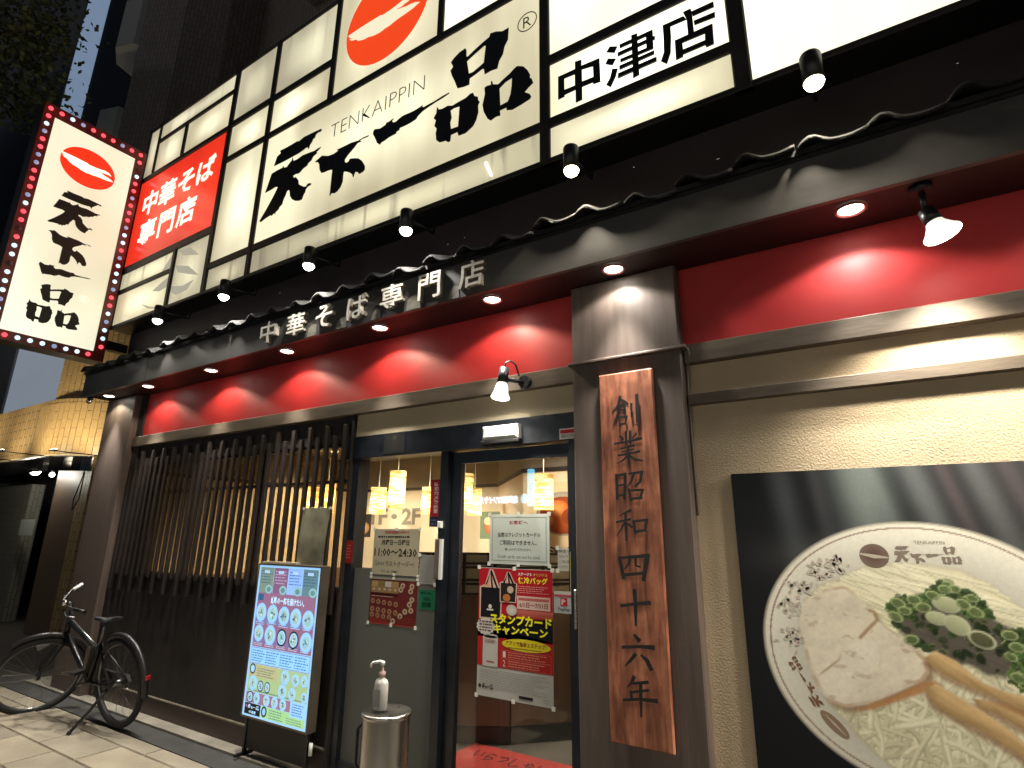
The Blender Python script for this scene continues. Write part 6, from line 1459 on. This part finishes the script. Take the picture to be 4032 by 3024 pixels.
bs = fpart('front_lamp', mat('bike_lamp', (0.3, 0.3, 0.3), 0.3), lambda b: b.rod(FH + Vector((-0.10, -0.09, 0.22)), FH + Vector((-0.02, -0.09, 0.21)), 0.024, 0.030, 12))
gd = fpart('mudguard', m_guard, lambda b: b.torus(FH, (0, 1, 0), RW + 0.022, 0.022, 24, 8, 0, -1.6, 0.35))
for o in fk + [w2]:
    o.parent = bk
    o.matrix_local = Mt
bk.location = (-5.27, -0.285, 0.0)
bk.rotation_euler = (math.radians(-7.5), 0, math.radians(180 + 4))

# ------------------------------------------------------------------ tiled apartment building next door
m_ytile = mat('yellow_wall_tile', (0.42, 0.29, 0.13), 0.4, var=0.2, vscale=5, bump=0.1, bscale=30)
m_grout = mat('tile_grout', (0.10, 0.07, 0.04), 0.9)
def brick_mat(name, c1, c2, mortar, w, h, rough=0.5):
    m = bpy.data.materials.new(name); m.use_nodes = True
    nt = m.node_tree; b = nt.nodes['Principled BSDF']; b.inputs['Roughness'].default_value = rough
    tc = nt.nodes.new('ShaderNodeTexCoord'); sx = nt.nodes.new('ShaderNodeSeparateXYZ'); nt.links.new(tc.outputs['Object'], sx.inputs[0])
    ad = nt.nodes.new('ShaderNodeMath'); ad.operation = 'MULTIPLY_ADD'; ad.inputs[1].default_value = 1.15
    nt.links.new(sx.outputs[1], ad.inputs[0]); nt.links.new(sx.outputs[0], ad.inputs[2])
    cb = nt.nodes.new('ShaderNodeCombineXYZ'); nt.links.new(sx.outputs[2], cb.inputs[0]); nt.links.new(ad.outputs[0], cb.inputs[1])
    br = nt.nodes.new('ShaderNodeTexBrick'); br.inputs['Scale'].default_value = 1.0
    br.inputs['Brick Width'].default_value = h; br.inputs['Row Height'].default_value = w; br.inputs['Mortar Size'].default_value = 0.008
    br.inputs['Color1'].default_value = C(c1); br.inputs['Color2'].default_value = C(c2); br.inputs['Mortar'].default_value = C(mortar)
    nt.links.new(cb.outputs[0], br.inputs['Vector']); nt.links.new(br.outputs['Color'], b.inputs['Base Color'])
    bp = nt.nodes.new('ShaderNodeBump'); bp.inputs['Strength'].default_value = 0.4; bp.inputs['Distance'].default_value = 0.01; bp.invert = True
    nt.links.new(br.outputs['Fac'], bp.inputs['Height']); nt.links.new(bp.outputs[0], b.inputs['Normal'])
    return m
m_far = brick_mat('tile_wall_far', (0.40, 0.28, 0.13), (0.34, 0.23, 0.105), (0.11, 0.075, 0.04), 0.10, 0.27)
m_dkt = brick_mat('unlit_tone_tile_wall', (0.28, 0.225, 0.17), (0.23, 0.185, 0.14), (0.11, 0.09, 0.07), 0.10, 0.27)  # same tile as the band below, missing light put into a browner colour
ap = empty('apartment_building', (-10.8, 2.0, 0.0), 'tall tile-clad apartment building with a rounded corner beside the shop', 'building')
# footprint of the rounded lower storey: front run, then a quarter turn towards the shop
CXa, CYa, RA_ = -10.85, 1.96, 1.39
arc = [(CXa + RA_ * math.sin(t), CYa - RA_ * math.cos(t)) for t in [math.radians(a) for a in range(0, 91, 6)]]
fp = [(-22.0, 0.57)] + arc + [(-9.46, 3.0)]
def ribbon(b, pts, z0, z1, off=0.0, mi=0):
    v = []
    for i, (x, y) in enumerate(pts):
        a = pts[max(0, i - 1)]; c = pts[min(len(pts) - 1, i + 1)]
        d = Vector((c[0] - a[0], c[1] - a[1])).normalized(); nx, ny = d.y * off, -d.x * off
        v += [(x + nx, y + ny, z0), (x + nx, y + ny, z1)]
    b.add(v, [(2 * i, 2 * i + 2, 2 * i + 3, 2 * i + 1) for i in range(len(pts) - 1)], mi)
def band_fn(b):
    ribbon(b, fp, 2.62, 3.50)
    top = [(x, y, 3.50) for x, y in fp] + [(-9.46, 6, 3.50), (-22, 6, 3.50)]; b.add(top, [tuple(range(len(top)))])
    bot = [(x, y, 2.62) for x, y in fp] + [(-9.46, 6, 2.62), (-22, 6, 2.62)]; b.add(bot, [tuple(reversed(range(len(bot))))], 1)
band = part('storey_band', [m_far, mat('entry_soffit', (0.05, 0.04, 0.03), 0.6)], band_fn, ap)
part('band_edge', mat('light_strip_edge', (0.6, 0.5, 0.32), 0.4), lambda b: ribbon(b, fp, 2.60, 2.625, 0.02), ap)
tw = [(-10.72, 0.62), (-9.95, 0.98), (-9.46, 1.55), (-9.40, 2.2), (3.0, 2.3)]
tower = part('tower_wall', m_dkt, lambda b: (ribbon(b, tw, 3.50, 22.0), b.add([(tw[0][0], tw[0][1], 3.5), (tw[0][0] + 0.25, 5, 3.5), (tw[0][0] + 0.25, 5, 22), (tw[0][0], tw[0][1], 22)], [(0, 1, 2, 3)])), ap)
# tiles picked out one by one on the near curve
def along(pts, s):
    for (xa, ya), (xb, yb) in zip(pts[:-1], pts[1:]):
        L = math.hypot(xb - xa, yb - ya)
        if s <= L: return xa + (xb - xa) * s / L, ya + (yb - ya) * s / L, math.atan2(yb - ya, xb - xa)
        s -= L
    return None
tl_me = []
for hh in (0.262, 0.128):
    b = MB(); b.cbox(-0.045, 0.045, -0.008, 0.004, 0.0, hh, 0.004); o = b.build('wall_tile', m_ytile); tl_me.append(o.data); bpy.data.objects.remove(o)
n_t = 0
for pts, host, zlo, zhi, s0, s1 in (([(-11.6, 0.57)] + arc, band, 2.635, 3.49, 0.55, 2.7), (tw, tower, 3.52, 5.1, 0.02, 1.35)):
    s = s0; c = 0
    while s < s1:
        q = along(pts, s)
        if q is None: break
        zz = zlo - (0.135 if c % 2 else 0.0)
        while zz < zhi - 0.1:
            z_ = max(zz, zlo); short = zz < zlo
            o = bpy.data.objects.new('wall_tile', tl_me[1 if (short or zhi - z_ < 0.27) else 0])
            link(o, host); o.location = (q[0], q[1], z_ + (0.0 if not short else 0.0)); o.rotation_euler = (0, 0, q[2]); n_t += 1
            zz += 0.27
        s += 0.0985; c += 1
# ground floor under the band
part('entry_wall', mat('entry_dark_wall', (0.14, 0.145, 0.13), 0.4, var=0.3, vscale=2), lambda b: (b.box(-22, -9.3, 2.4, 2.5, 0, 2.62)), ap)
part('entry_post', mat('entry_brown_post', (0.13, 0.085, 0.055), 0.5), lambda b: b.box(-11.16, -10.25, 1.0, 1.12, 0, 2.62), ap)
part('tile_post', m_far, lambda b: b.box(-10.24, -9.90, 0.98, 1.2, 0, 2.62), ap)
part('entry_side_wall', brick_mat('grey_tile_wall', (0.20, 0.19, 0.15), (0.17, 0.165, 0.13), (0.10, 0.095, 0.08), 0.07, 0.24), lambda b: b.box(-20, -12.6, 1.15, 1.35, 0, 2.3), ap)
part('notice_plate', mat('pale_notice', (0.40, 0.42, 0.38), 0.5), lambda b: b.box(-12.3, -11.75, 1.02, 1.04, 1.42, 1.68), ap)
part('fascia_lip', mat('dark_glossy_lip', (0.03, 0.03, 0.035), 0.12, 0.6), lambda b: ribbon(b, fp, 2.38, 2.598, -0.05), ap)
b = MB(); b.tube([(-10.0, 0.93, 2.6), (-10.02, 0.92, 2.3), (-10.12, 0.9, 1.95), (-10.05, 0.88, 1.8), (-9.95, 0.9, 1.95), (-9.98, 0.92, 2.35)], 0.008); b.build('loose_cable', m_lampblack, ap)
# rounded balconies up the tower
m_balc = mat('balcony_grey', (0.5, 0.49, 0.46), 0.7)
for k in range(6):
    z0 = 8.55 + (k - 1) * 2.6 - 0.6
    pr = [(-10.6, 2.4), (-10.62, 1.0), (-10.8, 0.55), (-11.2, 0.42), (-11.62, 0.62), (-11.75, 1.1), (-11.75, 2.4)]
    part('balcony', m_balc, lambda b: b.prism([pr], lambda u, v, d: (u, v, z0 + d), 0.0, 1.15), ap)
part('drain_box', mat('drain_grey', (0.16, 0.16, 0.155), 0.5), lambda b: b.box(-7.75, -7.15, 1.95, 2.2, 11.25, 14.0), ap)
for i, (x, y, z, r, lab) in enumerate(((-11.65, 0.85, 2.46, 0.075, 'larger round lamp under the curved storey of the tile-clad building'), (-10.95, 0.85, 2.36, 0.035, 'smaller round lamp under the curved storey of the tile-clad building'))):
    e = empty('entry_lamp', (x, y, z + r), lab, 'lamp')
    part('globe', m_bulb, lambda b: b.ball((x, y, z), r, 10), e); part('stem', m_lampblack, lambda b: b.rod((x, y, z + r * 0.8), (x, y, 2.625), 0.02), e)
    point('entry_light', (x, y - 0.12, z - 0.02), 6 if i == 0 else 2, (1, 0.95, 0.82), 0.06, e)
# warm strip washing the tiles from their lower edge, as the bright edge in the picture shows
for (x, y), wl in zip(((-9.62, 0.35), (-10.4, 0.0), (-11.6, -0.12), (-13.0, -0.15)), ('nearest the shop column', 'at the start of the curved tiles', 'on the straight tiled run', 'at the far end of the tiled run')):
    e = empty('wall_washer', (x, y, 2.60), 'slim warm wall-washing lamp ' + wl, 'lamp', 'wall washers of the tiled storey')
    part('washer_body', m_lampblack, lambda b: b.box(x - 0.10, x + 0.10, y - 0.02, y + 0.02, 2.585, 2.605), e)
    part('washer_lens', m_bulbw, lambda b: b.box(x - 0.09, x + 0.09, y - 0.012, y + 0.012, 2.606, 2.61), e)
    part('washer_arm', m_lampblack, lambda b: b.rod((x, y, 2.59), (x - 0.25, y + 0.75, 2.61), 0.008), e)
    spot('washer_light', (x, y, 2.62), (x - 0.25, y + 0.9, 3.5), 24, 130, 0.9, (1.0, 0.84, 0.56), 0.08, e)
# small camera on the canopy end
e = empty('canopy_camera', (-6.99, -0.30, 2.86), 'tiny dark dome camera under the far end of the canopy', 'camera')
part('camera_mount', m_lampblack, lambda b: b.rod((-6.99, -0.30, 2.899), (-6.99, -0.30, 2.872), 0.028, n=12), e); part('camera_ball', m_chrome, lambda b: b.ball((-6.99, -0.305, 2.852), 0.026, 8), e)

# ------------------------------------------------------------------ far buildings and the street tree
def tower_block(name, label, x0, x1, y0, y1, h, m, glows):
    e = empty(name, ((x0 + x1) / 2, (y0 + y1) / 2, 0), label, 'building')
    part('walls', m, lambda b: b.box(x0, x1, y0, y1, 0, h), e)
    for (fx, a0, a1, z0, z1, mm) in glows:
        part('window_and_wall_glow', mm, lambda b: b.box(fx, fx + 0.06, a0, a1, z0, z1), e)
    return e
m_coolw = mat('stairwell_and_wall_glow', (0.4, 0.45, 0.5), 0.3, emis=(0.42, 0.58, 0.85), estr=0.14, var=0.3, vscale=0.6)
m_grey = mat('grey_tower_wall', (0.22, 0.22, 0.23), 0.7, var=0.2, vscale=0.3)
tower_block('office_tower', 'dark tower with a pale blue lit stairwell strip behind the street tree', -44, -26, 3.4, 12, 40, mat('tower_dark', (0.05, 0.052, 0.058), 0.6), [(-25.99, 3.45, 4.15, 14.2, 40, m_coolw)])
tower_block('pale_block', 'pale grey block with a cool glow put on its side wall behind the projecting sign', -30, -22, 0.6, 4.6, 8.6, m_grey, [(-21.99, 0.65, 1.3, 7.0, 8.4, m_coolw)])  # cool light on the side wall is put in as a glowing pane
tower_block('corner_tower', 'dark tower with blue-white lit glazing at the picture edge', -40, -24, -6, 0.2, 22, mat('tower_dark2', (0.04, 0.042, 0.05), 0.6), [(-23.99, -1.2, 0.9, 9.6, 17.5, m_coolw)])
m_cool2 = mat('glowing_facade_wall', (0.3, 0.33, 0.38), 0.4, emis=(0.62, 0.72, 0.86), estr=0.11, var=0.25, vscale=0.5)  # plain wall under city light, the light put in as its own glow
tower_block('glow_wall_block', 'pale blue-grey block with a wall made to glow low behind the projecting sign', -26, -18, 1.9, 9, 9.5, m_grey, [(-17.99, 1.95, 8.9, 3.0, 9.3, m_cool2)])
tr = empty('street_tree', (-8.2, -3.3, 0.0), 'street tree with dark leafy boughs hanging over the pavement at the top corner', 'tree')
m_bark = mat('tree_bark', (0.06, 0.045, 0.03), 0.9, var=0.4, vscale=8, bump=0.5, bscale=30)
m_leaf = mat('tree_leaf', (0.065, 0.085, 0.035), 0.6, var=0.5, vscale=3)
part('trunk', m_bark, lambda b: (b.tube([(-8.2, -3.3, 0), (-8.2, -3.28, 2), (-8.15, -3.1, 4), (-8.0, -2.8, 5.6), (-7.9, -2.4, 7.2), (-8.0, -1.9, 8.6)], [0.16, 0.14, 0.12, 0.10, 0.07, 0.03], 10),
    b.tube([(-8.1, -2.95, 4.8), (-7.9, -2.3, 5.9), (-7.6, -1.75, 6.8), (-7.55, -1.4, 7.2)], [0.06, 0.045, 0.03, 0.012]), b.tube([(-8.0, -2.7, 6.0), (-8.6, -2.1, 7.4), (-9.0, -1.6, 8.4)], [0.06, 0.04, 0.015]), b.tube([(-7.95, -2.6, 6.5), (-7.4, -2.5, 7.4), (-7.0, -2.2, 8.0)], [0.05, 0.03, 0.012]),
    b.tube([(-8.15, -3.1, 4.2), (-8.9, -3.4, 5.6), (-9.4, -3.2, 6.6)], [0.06, 0.04, 0.015]), b.tube([(-8.1, -3.0, 4.5), (-7.6, -3.6, 5.9), (-7.4, -4.0, 6.8)], [0.06, 0.04, 0.015])), tr)
rl = random.Random(5)
lv_v, lv_f = [], []
clumps = []
for c in ((-7.7, -1.55, 7.0, 0.55), (-8.3, -1.8, 7.7, 0.8), (-8.9, -1.6, 8.3, 0.9), (-8.6, -2.4, 7.2, 0.8), (-7.3, -2.3, 7.9, 0.7), (-9.3, -3.2, 6.7, 0.8), (-7.5, -3.9, 6.8, 0.8), (-8.0, -2.0, 8.8, 0.9), (-9.3, -1.9, 7.5, 0.7), (-7.9, -1.3, 6.55, 0.35)):
    for k in range(16):
        d = Vector((rl.gauss(0, 1), rl.gauss(0, 1), rl.gauss(0, 0.8)))
        clumps.append((Vector(c[:3]) + d.normalized() * c[3] * rl.random() ** 0.5, rl.uniform(0.10, 0.22)))
for c, r in clumps:
    for k in range(55):
        p = c + Vector((rl.gauss(0, r), rl.gauss(0, r), rl.gauss(0, r * 0.8)))
        a = Vector((rl.gauss(0, 1), rl.gauss(0, 1), rl.gauss(-0.5, 0.6))).normalized(); s_ = a.orthogonal().normalized()
        s_ = (Matrix.Rotation(rl.uniform(0, 6.28), 3, a) @ s_)
        L = rl.uniform(0.05, 0.10); w = L * 0.32; i0 = len(lv_v)
        lv_v += [tuple(p), tuple(p + a * L * 0.5 + s_ * w), tuple(p + a * L), tuple(p + a * L * 0.5 - s_ * w)]; lv_f.append((i0, i0 + 1, i0 + 2, i0 + 3))
b = MB(); b.add(lv_v, lv_f); b.build('crown', m_leaf, tr)

# ------------------------------------------------------------------ across the street (signs seen in the door glass)
op = empty('opposite_building', (-2.0, -13.5, 0.0), 'building across the street with added fill-light windows and a blue-white name sign', 'building')
part('walls', mat('opposite_wall', (0.16, 0.15, 0.14), 0.7, var=0.3, vscale=0.5), lambda b: b.box(-26, 18, -15, -12.05, -0.1, 16), op)
part('kerb_base', m_conc, lambda b: b.box(-26, 18, -12.05, -9.6, -0.13, 0.0), op)
m_fillwin = mat('added_fill_window', (0.5, 0.5, 0.5), 0.3, emis=(1.0, 0.93, 0.80), estr=0.62, var=0.4, vscale=0.8)  # windows added out of view, their glow fills in light from the street
for k in range(9):
    xx = -6.0 + k * 1.95
    part('fill_window', m_fillwin, lambda b: b.box(xx, xx + 1.75, -12.05, -12.02, 0.5, 2.9), op)
    part('window_post', m_black, lambda b: b.box(xx + 1.76, xx + 1.94, -12.05, -11.98, 0.0, 3.0), op)
part('awning', m_black, lambda b: b.box(-6.2, 11.8, -12.05, -11.3, 3.05, 3.25), op)
fnO = lambda u, v, d=0.0: (-u, -12.04 + d, v)
b = MB(); solid_text(b, '北梅田ロワイヤル', 9.15, 10.62, 2.46, 2.69, fnO, 0.03, 0.0, 0.02); b.build('name_sign', mat('lit_name_letter', (0.6, 0.6, 0.7), emis=(0.75, 0.85, 1.0), estr=7.0), op)
b = MB(); b.prism([[(8.92 + 0.13 * math.cos(2 * PI * k / 24), 2.59 + 0.15 * math.sin(2 * PI * k / 24)) for k in range(24)]], fnO, 0.03, 0.0); b.build('round_mark', mat('lit_cyan', (0.2, 0.5, 0.6), emis=(0.25, 0.75, 1.0), estr=4.0), op)
part('vertical_sign', mat('lit_cyan', (0.2, 0.5, 0.6)), lambda b: b.box(-8.77, -8.57, -12.04, -11.95, 2.36, 3.48), op)
